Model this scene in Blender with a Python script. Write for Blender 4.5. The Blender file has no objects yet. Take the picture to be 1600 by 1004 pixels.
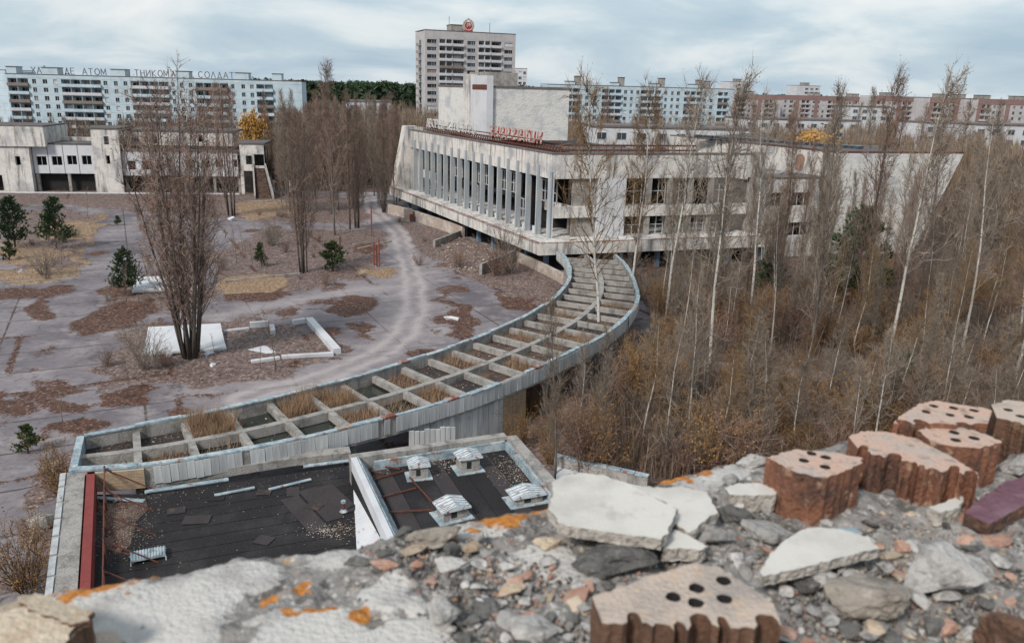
import bpy, bmesh, math, random
import numpy as np
from mathutils import Vector, Matrix, noise
from mathutils.geometry import tessellate_polygon
random.seed(7)
SC = bpy.context.scene
COL = SC.collection
# ------------------------------------------------------------------ camera
F_PX, HC = 1244.0, 25.0
PITCH = math.atan((502 - 140) / F_PX); ROLL = math.radians(1.5)
cd = bpy.data.cameras.new('camera'); cam = bpy.data.objects.new('camera', cd); COL.objects.link(cam)
CAMR = (Matrix.Rotation(math.pi/2 - PITCH, 3, 'X') @ Matrix.Rotation(ROLL, 3, 'Z'))
cam.matrix_world = Matrix.Translation((0, 0, HC)) @ CAMR.to_4x4()
cd.sensor_width = 36; cd.sensor_fit = 'HORIZONTAL'; cd.lens = 36 * F_PX / 1600
cd.clip_start = 0.05; cd.clip_end = 6000
cd.dof.use_dof = True; cd.dof.focus_distance = 90; cd.dof.aperture_fstop = 7.0
SC.camera = cam
# ------------------------------------------------------------------ sky
W = bpy.data.worlds.new('World'); SC.world = W; W.use_nodes = True
def build_world():
    nt = W.node_tree; nt.nodes.clear(); N = nt.nodes.new; L = nt.links.new
    out = N('ShaderNodeOutputWorld'); mix = N('ShaderNodeMixShader')
    b1 = N('ShaderNodeBackground'); b1.inputs[1].default_value = 0.10
    sky = N('ShaderNodeTexSky'); sky.sky_type = 'NISHITA'; sky.sun_disc = False
    sky.sun_elevation = math.radians(42); sky.sun_rotation = math.radians(215); sky.air_density = 1.3; sky.dust_density = 2
    L(sky.outputs[0], b1.inputs[0])
    tc = N('ShaderNodeTexCoord'); sep = N('ShaderNodeSeparateXYZ'); L(tc.outputs['Generated'], sep.inputs[0])
    ad = N('ShaderNodeMath'); ad.operation = 'ADD'; ad.inputs[1].default_value = 0.24
    mx = N('ShaderNodeMath'); mx.operation = 'MAXIMUM'; mx.inputs[1].default_value = 0.0
    L(sep.outputs[2], mx.inputs[0]); L(mx.outputs[0], ad.inputs[0])
    dx = N('ShaderNodeMath'); dx.operation = 'DIVIDE'; dy = N('ShaderNodeMath'); dy.operation = 'DIVIDE'
    L(sep.outputs[0], dx.inputs[0]); L(ad.outputs[0], dx.inputs[1]); L(sep.outputs[1], dy.inputs[0]); L(ad.outputs[0], dy.inputs[1])
    cb = N('ShaderNodeCombineXYZ'); L(dx.outputs[0], cb.inputs[0]); L(dy.outputs[0], cb.inputs[1])
    n1 = N('ShaderNodeTexNoise'); n1.inputs['Scale'].default_value = 1.25; n1.inputs['Detail'].default_value = 9; n1.inputs['Roughness'].default_value = .54
    n1.inputs['Distortion'].default_value = .35
    L(cb.outputs[0], n1.inputs['Vector'])
    r = N('ShaderNodeValToRGB'); e = r.color_ramp.elements
    e[0].position = .33; e[0].color = (.40, .53, .65, 1); e[1].position = .70; e[1].color = (.90, .91, .92, 1)
    m = e.new(.47); m.color = (.53, .65, .74, 1); m = e.new(.56); m.color = (.70, .78, .83, 1)
    L(n1.outputs['Fac'], r.inputs[0])
    b2 = N('ShaderNodeBackground'); b2.inputs[1].default_value = .88; L(r.outputs[0], b2.inputs[0])
    mix.inputs[0].default_value = .88
    L(b1.outputs[0], mix.inputs[1]); L(b2.outputs[0], mix.inputs[2]); L(mix.outputs[0], out.inputs[0])
build_world()
sd = bpy.data.lights.new('sun', 'SUN'); sd.energy = 2.9; sd.angle = math.radians(10); sd.color = (1, .95, .88)
sun = bpy.data.objects.new('sun', sd); COL.objects.link(sun)
_e, _a = math.radians(42), math.radians(215)
sun.rotation_euler = Vector((-math.sin(_a)*math.cos(_e), -math.cos(_a)*math.cos(_e), -math.sin(_e))).to_track_quat('-Z', 'Y').to_euler()
SC.view_settings.view_transform = 'Standard'; SC.view_settings.look = 'None'
SC.view_settings.exposure = 0.25; SC.view_settings.gamma = 1; SC.view_settings.use_curve_mapping = False
SC.render.engine = 'CYCLES'
SC.cycles.use_denoising = True
SC.cycles.max_bounces = 5; SC.cycles.diffuse_bounces = 3; SC.cycles.glossy_bounces = 2; SC.cycles.transparent_max_bounces = 4
# ------------------------------------------------------------------ pixel -> world
def ray(px, py): return CAMR @ Vector(((px-800)/F_PX, (502-py)/F_PX, -1))
def at(px, py, z=0.0):
    d = ray(px, py); t = (z-HC)/d.z
    return Vector((d.x*t, d.y*t, z))
def aty(px, py, Y):
    d = ray(px, py); t = Y/d.y
    return Vector((d.x*t, Y, HC+d.z*t))
def onplane(px, py, p0, nrm):
    d = ray(px, py); o = Vector((0, 0, HC)); t = (Vector(p0)-o).dot(nrm)/d.dot(nrm)
    return o + d*t
# ------------------------------------------------------------------ materials
def mat(name, col, rough=.85, layers=(), bump=0, bscale=30, coord='Object', metal=0, spec=.3, var=0):
    """layers: (scale, (sx,sy,sz), colour, lo, hi, strength)"""
    m = bpy.data.materials.new(name); m.use_nodes = True; nt = m.node_tree; N = nt.nodes.new; L = nt.links.new
    b = nt.nodes['Principled BSDF']; b.inputs['Roughness'].default_value = rough; b.inputs['Metallic'].default_value = metal
    b.inputs['Specular IOR Level'].default_value = spec
    tc = N('ShaderNodeTexCoord'); vec = tc.outputs['Object']
    if coord == 'World': vec = N('ShaderNodeNewGeometry').outputs['Position']
    cur = N('ShaderNodeRGB'); cur.outputs[0].default_value = (*col, 1); cur = cur.outputs[0]
    for i, (sc, xyz, c, lo, hi, st) in enumerate(layers):
        mp = N('ShaderNodeMapping'); mp.inputs['Scale'].default_value = xyz; mp.inputs['Location'].default_value = (i*7.3, i*3.1, i*1.7); L(vec, mp.inputs[0])
        n = N('ShaderNodeTexNoise'); n.inputs['Scale'].default_value = sc; n.inputs['Detail'].default_value = 6; n.inputs['Roughness'].default_value = .62
        L(mp.outputs[0], n.inputs['Vector'])
        mr = N('ShaderNodeMapRange'); mr.inputs[1].default_value = lo; mr.inputs[2].default_value = hi; mr.inputs[4].default_value = st
        L(n.outputs['Fac'], mr.inputs[0])
        mx = N('ShaderNodeMix'); mx.data_type = 'RGBA'; L(mr.outputs[0], mx.inputs[0]); L(cur, mx.inputs[6]); mx.inputs[7].default_value = (*c, 1)
        cur = mx.outputs[2]
    if var:
        oi = N('ShaderNodeObjectInfo'); hs = N('ShaderNodeHueSaturation')
        mr = N('ShaderNodeMapRange'); mr.inputs[3].default_value = 1-var; mr.inputs[4].default_value = 1+var
        L(oi.outputs['Random'], mr.inputs[0]); L(mr.outputs[0], hs.inputs['Value']); L(cur, hs.inputs['Color']); cur = hs.outputs[0]
    L(cur, b.inputs['Base Color'])
    if bump:
        n = N('ShaderNodeTexNoise'); n.inputs['Scale'].default_value = bscale; n.inputs['Detail'].default_value = 5; L(vec, n.inputs['Vector'])
        bp = N('ShaderNodeBump'); bp.inputs['Strength'].default_value = bump; bp.inputs['Distance'].default_value = 1/bscale
        L(n.outputs['Fac'], bp.inputs['Height']); L(bp.outputs[0], b.inputs['Normal'])
    return m
one = (1, 1, 1); vert = (1, 1, .12)
M = {}
M['plaster'] = mat('weathered_plaster', (.60, .565, .53), .9, [(.24, one, (.29, .29, .31), .50, .64, .85), (.9, one, (.42, .39, .37), .5, .66, .6), (1.3, vert, (.15, .14, .13), .50, .66, .9), (3, one, (.70, .66, .62), .55, .75, .5)], .3, 4)
M['plaster2'] = mat('white_block_plaster', (.60, .58, .55), .9, [(.30, one, (.34, .36, .39), .50, .66, .75), (.6, (1, 1, 2.5), (.42, .42, .43), .5, .7, .7), (1.0, vert, (.3, .28, .26), .6, .8, .6)], .3, 3)
M['concrete'] = mat('grey_concrete', (.31, .29, .27), .92, [(.9, one, (.15, .14, .13), .46, .64, .85), (5, one, (.44, .41, .38), .54, .70, .7), (1.6, vert, (.09, .085, .08), .54, .7, .8), (12, one, (.20, .18, .17), .56, .66, .6)], .6, 12, 'World')
M['fin'] = mat('fin_concrete', (.36, .39, .42), .9, [(.8, vert, (.24, .25, .26), .45, .7, .8), (.5, one, (.46, .46, .44), .5, .7, .7)], .2, 6)
M['bluecol'] = mat('blue_painted_concrete', (.13, .20, .27), .7, [(1.5, one, (.25, .26, .27), .5, .7, .7)])
M['bluesteel'] = mat('blue_grey_flashing', (.25, .325, .37), .65, [(1.1, one, (.45, .485, .495), .45, .60, .85), (3, one, (.14, .16, .17), .48, .64, .8), (1.4, one, (.24, .09, .055), .60, .66, .9)], .1, 8)
M['rust'] = mat('rusty_iron', (.13, .045, .03), .85, [(3, one, (.06, .03, .025), .4, .65, .8), (6, one, (.25, .10, .05), .6, .8, .7)])
M['redmetal'] = mat('red_painted_sheet', (.21, .042, .034), .6, [(1.5, one, (.16, .03, .03), .45, .7, .8), (5, one, (.36, .10, .07), .6, .8, .5)])
M['edgered'] = mat('flaking_red_edge', (.20, .055, .04), .8, [(1.2, one, (.33, .29, .26), .47, .55, .9), (4, one, (.10, .05, .04), .5, .65, .8)])
M['dark'] = mat('painted_interior_shade', (.022, .02, .02), .9, [(.5, one, (.06, .055, .05), .5, .75, .8)])  # near-black colour stands in for the shade inside rooms and holes
M['glass'] = mat('dirty_glass', (.035, .05, .065), .25, [(.8, one, (.10, .13, .16), .5, .7, .8)], spec=.5, var=.5)
M['wframe'] = mat('window_frame', (.42, .44, .46), .7)
M['panelblue'] = mat('pale_blue_panel', (.46, .55, .60), .85, [(.25, one, (.34, .42, .47), .45, .65, .7), (.9, vert, (.28, .31, .33), .58, .8, .6), (.5, one, (.6, .64, .66), .55, .7, .6)])
M['panelgrey'] = mat('grey_pink_panel', (.46, .43, .43), .85, [(.3, one, (.33, .31, .32), .45, .7, .7), (.8, vert, (.22, .2, .2), .58, .8, .6)])
M['panellight'] = mat('light_panel', (.54, .54, .56), .85, [(.4, one, (.40, .40, .42), .45, .7, .7)])
M['redbrick'] = mat('red_brick_far', (.25, .155, .145), .9, [(.2, one, (.22, .11, .10), .45, .7, .7), (.6, vert, (.38, .26, .22), .6, .8, .6)])
M['parapet_dark'] = mat('dark_coping', (.13, .11, .11), .9, [(1, one, (.22, .18, .17), .5, .7, .8)])
M['roofing'] = mat('black_roofing_felt', (.016, .014, .015), .8, [(.35, one, (.045, .038, .038), .48, .68, .8), (1.2, (1, .2, 1), (.015, .013, .014), .5, .7, .9), (5, one, (.20, .16, .13), .70, .74, .6)], .5, 6)
M['roofing2'] = mat('brown_roofing_strip', (.045, .036, .037), .8, [(1.5, (1, .3, 1), (.03, .024, .025), .45, .7, .8), (6, one, (.16, .13, .11), .68, .74, .5)], .4, 8)
M['flatroof'] = mat('old_flat_roof', (.10, .09, .09), .9, [(.4, one, (.18, .14, .12), .5, .7, .8), (.9, one, (.05, .045, .045), .55, .7, .7)])
M['corr'] = mat('white_corrugated_sheet', (.50, .50, .50), .7, [(1.6, vert, (.26, .27, .28), .42, .66, .85), (4, vert, (.58, .57, .55), .55, .75, .6), (1.0, one, (.16, .16, .17), .6, .72, .7)], var=.16)
M['water'] = mat('stagnant_water', (.03, .035, .03), .06, [(.6, one, (.05, .05, .035), .45, .7, .6)], spec=.6)
M['litterpan'] = mat('leaf_litter_in_pan', (.12, .075, .055), .95, [(1.2, one, (.04, .03, .03), .45, .6, .9), (9, one, (.30, .22, .17), .6, .72, .8)], .6, 20)
M['blackpan'] = mat('bitumen_pan', (.035, .03, .03), .85, [(1.5, one, (.09, .06, .05), .5, .65, .9), (4, one, (.42, .40, .37), .66, .70, .7)], .6, 14)
M['yellowbrick'] = None
M['straw'] = mat('dry_straw', (.30, .21, .13), .9, [(1.1, one, (.20, .12, .07), .45, .65, .8)], coord='World')
M['reed'] = mat('dry_reed', (.26, .16, .10), .9, [(.9, one, (.34, .24, .15), .45, .65, .8)], coord='World')
M['leaf_litter'] = mat('fallen_leaves', (.09, .055, .045), .95, [(1.2, one, (.17, .115, .09), .45, .6, .9), (9, one, (.30, .22, .17), .56, .64, .8), (14, one, (.03, .02, .02), .54, .62, .9)], .8, 14, coord='World')
def mat_brickwall():
    m = mat('old_yellow_brickwork', (.35, .25, .15), .9); nt = m.node_tree; N = nt.nodes.new; L = nt.links.new
    b = nt.nodes['Principled BSDF']; bt = N('ShaderNodeTexBrick'); tc = N('ShaderNodeTexCoord')
    bt.inputs['Color1'].default_value = (.36, .24, .13, 1); bt.inputs['Color2'].default_value = (.20, .13, .08, 1); bt.inputs['Mortar'].default_value = (.36, .32, .28, 1)
    bt.inputs['Scale'].default_value = 1; bt.inputs['Brick Width'].default_value = .26; bt.inputs['Row Height'].default_value = .075; bt.inputs['Mortar Size'].default_value = .008
    mp = N('ShaderNodeMapping'); mp.inputs['Rotation'].default_value = (math.pi/2, 0, 0); L(tc.outputs['Object'], mp.inputs[0]); L(mp.outputs[0], bt.inputs['Vector'])
    L(bt.outputs[0], b.inputs['Base Color']); return m
M['yellowbrick'] = mat_brickwall()
# ------------------------------------------------------------------ helpers
class MB:
    def __init__(s): s.v = []; s.f = []; s.m = []
    def quad(s, a, b, c, d, mi=0):
        n = len(s.v); s.v += [tuple(a), tuple(b), tuple(c), tuple(d)]; s.f.append((n, n+1, n+2, n+3)); s.m.append(mi)
    def tri(s, a, b, c, mi=0):
        n = len(s.v); s.v += [tuple(a), tuple(b), tuple(c)]; s.f.append((n, n+1, n+2)); s.m.append(mi)
    def hexa(s, p, mi=0):
        """8 points: bottom ring 0-3, top ring 4-7"""
        n = len(s.v); s.v += [tuple(q) for q in p]
        for f in ((3, 2, 1, 0), (4, 5, 6, 7), (0, 1, 5, 4), (1, 2, 6, 5), (2, 3, 7, 6), (3, 0, 4, 7)):
            s.f.append(tuple(n+i for i in f)); s.m.append(mi)
    def box(s, x0, x1, y0, y1, z0, z1, mi=0):
        s.hexa([(x0, y0, z0), (x1, y0, z0), (x1, y1, z0), (x0, y1, z0), (x0, y0, z1), (x1, y0, z1), (x1, y1, z1), (x0, y1, z1)], mi)
    def fbox(s, F, a0, a1, b0, b1, z0, z1, mi=0):
        s.hexa([F(a0, b0, z0), F(a1, b0, z0), F(a1, b1, z0), F(a0, b1, z0), F(a0, b0, z1), F(a1, b0, z1), F(a1, b1, z1), F(a0, b1, z1)], mi)
    def bar(s, p, q, w, h=None, mi=0, up=Vector((0, 0, 1))):
        p = Vector(p); q = Vector(q); d = (q-p)
        if d.length < 1e-6: return
        d.normalize(); sd = d.cross(up)
        if sd.length < 1e-3: sd = d.cross(Vector((1, 0, 0)))
        sd.normalize(); u = sd.cross(d); h = h or w
        o = [sd*(-w/2)+u*(-h/2), sd*(w/2)+u*(-h/2), sd*(w/2)+u*(h/2), sd*(-w/2)+u*(h/2)]
        s.hexa([p+i for i in o] + [q+i for i in o], mi)
    def tube(s, pts, rad, n=5, mi=0, cap=True):
        base = len(s.v); k = len(pts); x = Vector((1, .13, .07))
        for i, p in enumerate(pts):
            p = Vector(p); d = (Vector(pts[min(i+1, k-1)])-Vector(pts[max(i-1, 0)])).normalized()
            a = d.cross(x)
            if a.length < .05: a = d.cross(Vector((0, 1, 0)))
            a.normalize(); b = d.cross(a)
            for j in range(n):
                t = 2*math.pi*j/n; s.v.append(tuple(p+(a*math.cos(t)+b*math.sin(t))*rad[i]))
        for i in range(k-1):
            for j in range(n):
                s.f.append((base+i*n+j, base+i*n+(j+1) % n, base+(i+1)*n+(j+1) % n, base+(i+1)*n+j)); s.m.append(mi)
        if cap:
            s.f.append(tuple(base+(k-1)*n+j for j in range(n))); s.m.append(mi)
            s.f.append(tuple(base+j for j in reversed(range(n)))); s.m.append(mi)
    def prism(s, outline, z0, z1, holes=(), mi=0, mi_side=None):
        if mi_side is None: mi_side = mi
        loops = [[Vector((p[0], p[1], 0)) for p in l] for l in [outline, *holes]]
        def area(l): return sum(l[i].x*l[(i+1) % len(l)].y-l[(i+1) % len(l)].x*l[i].y for i in range(len(l)))
        if area(loops[0]) < 0: loops[0].reverse()
        for h in loops[1:]:
            if area(h) > 0: h.reverse()
        tris = tessellate_polygon(loops); flat = [p for l in loops for p in l]
        for z, top in ((z0, False), (z1, True)):
            n = len(s.v); s.v += [(p.x, p.y, z(p) if callable(z) else z) for p in flat]
            for t in tris:
                a, b, c = (flat[i] for i in t); ccw = (b-a).cross(c-a).z > 0
                s.f.append(tuple(n+i for i in (t if ccw == top else t[::-1]))); s.m.append(mi)
        for l in loops:
            for i in range(len(l)):
                p, q = l[i], l[(i+1) % len(l)]
                zz = lambda z, r: z(r) if callable(z) else z
                s.quad((p.x, p.y, zz(z0, p)), (q.x, q.y, zz(z0, q)), (q.x, q.y, zz(z1, q)), (p.x, p.y, zz(z1, p)), mi_side)
    def mesh(s, name, mats, smooth=False, off=None):
        me = bpy.data.meshes.new(name)
        v = s.v if off is None else [(x-off[0], y-off[1], z-off[2]) for x, y, z in s.v]
        me.from_pydata(v, [], s.f)
        for m in (mats if isinstance(mats, (list, tuple)) else [mats]): me.materials.append(m)
        if any(s.m): me.polygons.foreach_set('material_index', s.m)
        if smooth: me.polygons.foreach_set('use_smooth', [True]*len(s.f))
        me.update(); return me
    def build(s, name, mats, parent=None, world=False, smooth=False, label=None):
        off = None
        if world and parent is not None: off = parent.location
        o = bpy.data.objects.new(name, s.mesh(name, mats, smooth, off)); COL.objects.link(o)
        if parent is not None: o.parent = parent
        if label: o['label'] = label
        return o
def thing(name, label, cat, loc=(0, 0, 0), rz=0, group=None):
    o = bpy.data.objects.new(name, None); COL.objects.link(o); o.location = loc; o.rotation_euler = (0, 0, rz)
    o.empty_display_size = .1
    o['label'] = label; o['category'] = cat
    if group: o['group'] = group
    return o
def tag(o, label=None, cat=None, group=None, kind=None):
    if label: o['label'] = label
    if cat: o['category'] = cat
    if group: o['group'] = group
    if kind: o['kind'] = kind
    return o
def inst(me, name, parent=None, loc=(0, 0, 0), rot=(0, 0, 0), scale=(1, 1, 1)):
    o = bpy.data.objects.new(name, me); COL.objects.link(o); o.location = loc; o.rotation_euler = rot; o.scale = scale
    if parent is not None: o.parent = parent
    return o
def resample(pts, n):
    pts = [Vector(p) for p in pts]; d = [0]
    for a, b in zip(pts, pts[1:]): d.append(d[-1]+(b-a).length)
    out = []
    for i in range(n):
        t = d[-1]*i/(n-1); k = 0
        while k < len(pts)-2 and d[k+1] < t: k += 1
        out.append(pts[k].lerp(pts[k+1], (t-d[k])/max(1e-9, d[k+1]-d[k])))
    return out
def smooth_line(pts, it=2):
    for _ in range(it):
        q = [pts[0]]
        for a, b in zip(pts, pts[1:]): q += [a.lerp(b, .25), a.lerp(b, .75)]
        pts = q+[pts[-1]]
    return pts
# ================================================================== GROUND
def vnoise(x, y, seed):
    rs = np.random.RandomState(seed); T = rs.rand(256, 256)
    xi = np.floor(x).astype(int); yi = np.floor(y).astype(int); fx = x-xi; fy = y-yi
    fx = fx*fx*(3-2*fx); fy = fy*fy*(3-2*fy)
    g = lambda i, j: T[(xi+i) % 256, (yi+j) % 256]
    return (g(0, 0)*(1-fx)+g(1, 0)*fx)*(1-fy)+(g(0, 1)*(1-fx)+g(1, 1)*fx)*fy
def fbm(x, y, seed, o=4):
    r = 0; a = .5
    for i in range(o): r = r+a*vnoise(x*2**i, y*2**i, seed+i); a *= .5
    return r/(1-.5**o)
def inpoly(X, Y, poly):
    r = np.zeros(X.shape, bool); n = len(poly)
    for i in range(n):
        x0, y0 = poly[i][:2]; x1, y1 = poly[(i+1) % n][:2]
        if y0 == y1: continue
        c = ((y0 > Y) != (y1 > Y)) & (X < (x1-x0)*(Y-y0)/(y1-y0)+x0); r ^= c
    return r
def dist_poly(X, Y, line):
    d = np.full(X.shape, 1e9)
    for a, b in zip(line, line[1:]):
        ax, ay, bx, by = a[0], a[1], b[0], b[1]; l2 = (bx-ax)**2+(by-ay)**2
        t = np.clip(((X-ax)*(bx-ax)+(Y-ay)*(by-ay))/l2, 0, 1)
        d = np.minimum(d, np.hypot(X-ax-t*(bx-ax), Y-ay-t*(by-ay)))
    return d
def blur(A, k):
    for _ in range(k):
        A = (A+np.roll(A, 1, 0)+np.roll(A, -1, 0))/3; A = (A+np.roll(A, 1, 1)+np.roll(A, -1, 1))/3
    return A
PXP = lambda l: [at(x, y) for x, y in l]
MOSS = [[(38, 492), (55, 452), (90, 444), (122, 446), (112, 456), (76, 466), (86, 490), (62, 504)], [(0, 455), (15, 455), (12, 472), (0, 476)],
 [(150, 465), (165, 448), (200, 452), (188, 470)], [(168, 480), (230, 470), (236, 498), (142, 525), (104, 525), (130, 500)],
 [(60, 645), (68, 608), (90, 618), (140, 640), (95, 648)], [(150, 614), (215, 605), (242, 626), (152, 640)], [(58, 664), (150, 654), (190, 660), (150, 682), (60, 676)],
 [(250, 622), (340, 610), (384, 614), (300, 631)], [(505, 470), (540, 463), (587, 470), (586, 486), (530, 491)], [(535, 502), (562, 502), (592, 512), (572, 538), (547, 522)],
 [(490, 505), (515, 512), (552, 552), (530, 568), (500, 532)], [(664, 452), (700, 465), (740, 480), (757, 500), (740, 506), (690, 476)],
 [(668, 500), (700, 485), (762, 500), (746, 516), (690, 510)], [(692, 515), (742, 510), (752, 531), (720, 532)], [(630, 550), (660, 540), (692, 545), (670, 561), (640, 562)],
 [(740, 440), (790, 462), (835, 466), (852, 490), (800, 484)], [(345, 452), (440, 448), (470, 458), (420, 470), (340, 472)], [(0, 480), (20, 482), (14, 492), (0, 494)],
 [(455, 555), (480, 560), (470, 578), (430, 580)], [(250, 640), (300, 650), (280, 664), (240, 660)], [(545, 385), (590, 380), (600, 392), (560, 400)]]
LITTER = [[(148, 575), (200, 508), (350, 500), (440, 503), (500, 520), (522, 560), (470, 580), (420, 592), (300, 606), (160, 604)],
 [(320, 405), (420, 358), (600, 362), (612, 385), (570, 436), (470, 456), (430, 448), (330, 436)], [(160, 445), (230, 430), (330, 440), (334, 470), (230, 490), (165, 474)],
 [(0, 330), (110, 328), (165, 342), (140, 392), (112, 436), (0, 446)], [(0, 292), (420, 298), (640, 322), (560, 352), (350, 342), (100, 322), (0, 322)],
 [(605, 340), (700, 362), (800, 405), (890, 440), (866, 486), (790, 462), (700, 425), (640, 385)], [(90, 700), (130, 640), (128, 720), (100, 800), (70, 790)], [(0, 830), (60, 800), (95, 830), (80, 920), (0, 920)], [(640, 720), (640, 650), (790, 600), (960, 560), (1000, 700), (1000, 800), (860, 760), (790, 690)]]
STRAW = [[(0, 424), (60, 416), (115, 425), (104, 442), (0, 446)], [(344, 438), (430, 428), (444, 452), (338, 464)], [(370, 318), (440, 312), (470, 332), (380, 346)],
 [(572, 420), (608, 419), (614, 432), (574, 434)], [(0, 380), (60, 384), (110, 396), (80, 412), (0, 416)], [(150, 335), (163, 334), (120, 432), (106, 436)], [(60, 352), (130, 345), (150, 372), (70, 378)]]
RUBBLE = [[(690, 388), (728, 372), (806, 402), (764, 424), (704, 414)], [(800, 440), (840, 440), (866, 470), (820, 452)]]
TRACK = PXP([(575, 300), (580, 325), (600, 345), (624, 365), (634, 400), (645, 440), (650, 480), (632, 520), (592, 553), (520, 585), (430, 607), (380, 622)])
TRACK2 = PXP([(330, 500), (400, 482), (470, 466), (550, 455), (645, 446)])
def build_plaza():
    x0, x1, y0, y1, s = -150, 18, 18, 196, .34
    nx, ny = int((x1-x0)/s)+1, int((y1-y0)/s)+1
    X, Y = np.meshgrid(x0+np.arange(nx)*s, y0+np.arange(ny)*s)
    wx = X+(fbm(X*.35, Y*.35, 3)-.5)*5+(fbm(X*1.2, Y*1.2, 13)-.5)*1.6; wy = Y+(fbm(X*.35, Y*.35, 8)-.5)*6+(fbm(X*1.2, Y*1.2, 18)-.5)*2
    ms = lambda polys, k: np.clip(blur(np.any([inpoly(wx, wy, PXP(p)) for p in polys], 0).astype(float), k), 0, 1)
    moss = ms(MOSS, 1); lit = ms(LITTER, 2); straw = ms(STRAW, 2); rub = ms(RUBBLE, 2)
    n = fbm(X*.13, Y*.13, 31, 5); moss = np.maximum(moss, np.clip((n-.63)*9, 0, .8)*(1-lit))
    # weeds along the joints of the paving (rows follow the square's own grid)
    ca, sa = math.cos(math.radians(26.3)), math.sin(math.radians(26.3)); U = X*ca+Y*sa; V = -X*sa+Y*ca
    for g, sp in ((U, 13.0), (V, 17.0)):
        d = np.abs((g+4.0) % sp-sp/2); moss = np.maximum(moss, np.clip(1.0-d/.55, 0, 1)*np.clip((fbm(X*.22, Y*.22, 77)-.40)*7, 0, 1))
    d = dist_poly(X+(wx-X)*.25, Y+(wy-Y)*.25, TRACK); dust = np.exp(-((d-1.0)/.55)**2)*.6+.34*np.exp(-(d/4.2)**2)
    d2 = dist_poly(X+(wx-X)*.3, Y+(wy-Y)*.3, TRACK2); dust = np.maximum(dust, .55*np.exp(-(d2/2.2)**2))
    moss *= 1-np.clip(dust*1.4, 0, 1); lit *= 1-np.clip(dust*1.3, 0, 1); dust = np.maximum(dust, rub)
    Z = .03+lit*(.05+.10*fbm(X*1.7, Y*1.7, 5))+moss*.05*fbm(X*2, Y*2, 6)+straw*.06+rub*.25*fbm(X*.9, Y*.9, 9)
    # keep only the square's side of the curved gallery and the palace
    lim = np.interp(Y, [18, 44, 60, 75, 90, 108, 130, 170, 196], [12, 8, 8, 14, 17, 15, 6, -14, -25])
    keep = X < lim
    kf = keep[:-1, :-1] & keep[1:, :-1] & keep[:-1, 1:] & keep[1:, 1:]
    idx = np.arange(nx*ny).reshape(ny, nx)
    F = np.stack([idx[:-1, :-1][kf], idx[:-1, 1:][kf], idx[1:, 1:][kf], idx[1:, :-1][kf]], 1)
    used = np.unique(F); remap = np.zeros(nx*ny, int); remap[used] = np.arange(len(used)); F = remap[F]
    P = np.stack([X, Y, Z], -1).reshape(-1, 3)[used]
    me = bpy.data.meshes.new('plaza'); me.vertices.add(len(P)); me.vertices.foreach_set('co', P.astype(np.float32).ravel())
    me.loops.add(F.size); me.loops.foreach_set('vertex_index', F.ravel().astype(np.int32))
    me.polygons.add(len(F)); me.polygons.foreach_set('loop_start', np.arange(0, F.size, 4, dtype=np.int32)); me.polygons.foreach_set('loop_total', np.full(len(F), 4, np.int32))
    me.polygons.foreach_set('use_smooth', np.ones(len(F), bool)); me.update(calc_edges=True)
    ca_ = me.color_attributes.new('mask', 'FLOAT_COLOR', 'POINT')
    C = np.stack([moss, dust, lit, straw], -1).reshape(-1, 4)[used]; ca_.data.foreach_set('color', C.astype(np.float32).ravel())
    m = bpy.data.materials.new('old_asphalt_paving'); m.use_nodes = True; nt = m.node_tree; N = nt.nodes.new; L = nt.links.new
    b = nt.nodes['Principled BSDF']; b.inputs['Roughness'].default_value = .8; b.inputs['Specular IOR Level'].default_value = .25
    pos = N('ShaderNodeNewGeometry').outputs['Position']
    def noise_(sc, det=6):
        q = N('ShaderNodeTexNoise'); q.inputs['Scale'].default_value = sc; q.inputs['Detail'].default_value = det; q.inputs['Roughness'].default_value = .65; L(pos, q.inputs['Vector']); return q.outputs['Fac']
    def rng(v, lo, hi, o=1):
        q = N('ShaderNodeMapRange'); q.inputs[1].default_value = lo; q.inputs[2].default_value = hi; q.inputs[4].default_value = o; L(v, q.inputs[0]); return q.outputs[0]
    def mixc(f, a, c):
        q = N('ShaderNodeMix'); q.data_type = 'RGBA'; L(f, q.inputs[0])
        if isinstance(a, tuple): q.inputs[6].default_value = (*a, 1)
        else: L(a, q.inputs[6])
        if isinstance(c, tuple): q.inputs[7].default_value = (*c, 1)
        else: L(c, q.inputs[7])
        return q.outputs[2]
    def op(o, a, c):
        q = N('ShaderNodeMath'); q.operation = o; L(a, q.inputs[0])
        if isinstance(c, (int, float)): q.inputs[1].default_value = c
        else: L(c, q.inputs[1])
        return q.outputs[0]
    base = N('ShaderNodeRGB'); base.outputs[0].default_value = (.205, .180, .190, 1)
    c = mixc(rng(noise_(.07), .44, .60), base.outputs[0], (.115, .10, .113))
    c = mixc(rng(noise_(.30), .5, .68, .8), c, (.29, .255, .255))
    c = mixc(rng(noise_(1.6), .52, .68, .7), c, (.10, .085, .09))
    vo = N('ShaderNodeTexVoronoi'); vo.feature = 'DISTANCE_TO_EDGE'; vo.inputs['Scale'].default_value = .22; wv = N('ShaderNodeVectorMath'); wv.operation = 'MULTIPLY_ADD'; nn_ = N('ShaderNodeTexNoise'); nn_.inputs['Scale'].default_value = .8; L(pos, nn_.inputs['Vector']); L(nn_.outputs['Color'], wv.inputs[0]); wv.inputs[1].default_value = (1.6, 1.6, 0); L(pos, wv.inputs[2]); L(wv.outputs[0], vo.inputs['Vector'])
    cr = N('ShaderNodeMapRange'); cr.inputs[1].default_value = .03; cr.inputs[2].default_value = .0; L(vo.outputs['Distance'], cr.inputs[0])
    c = mixc(op('MULTIPLY', cr.outputs[0], rng(noise_(.2), .5, .6, .8)), c, (.05, .04, .04))
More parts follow.
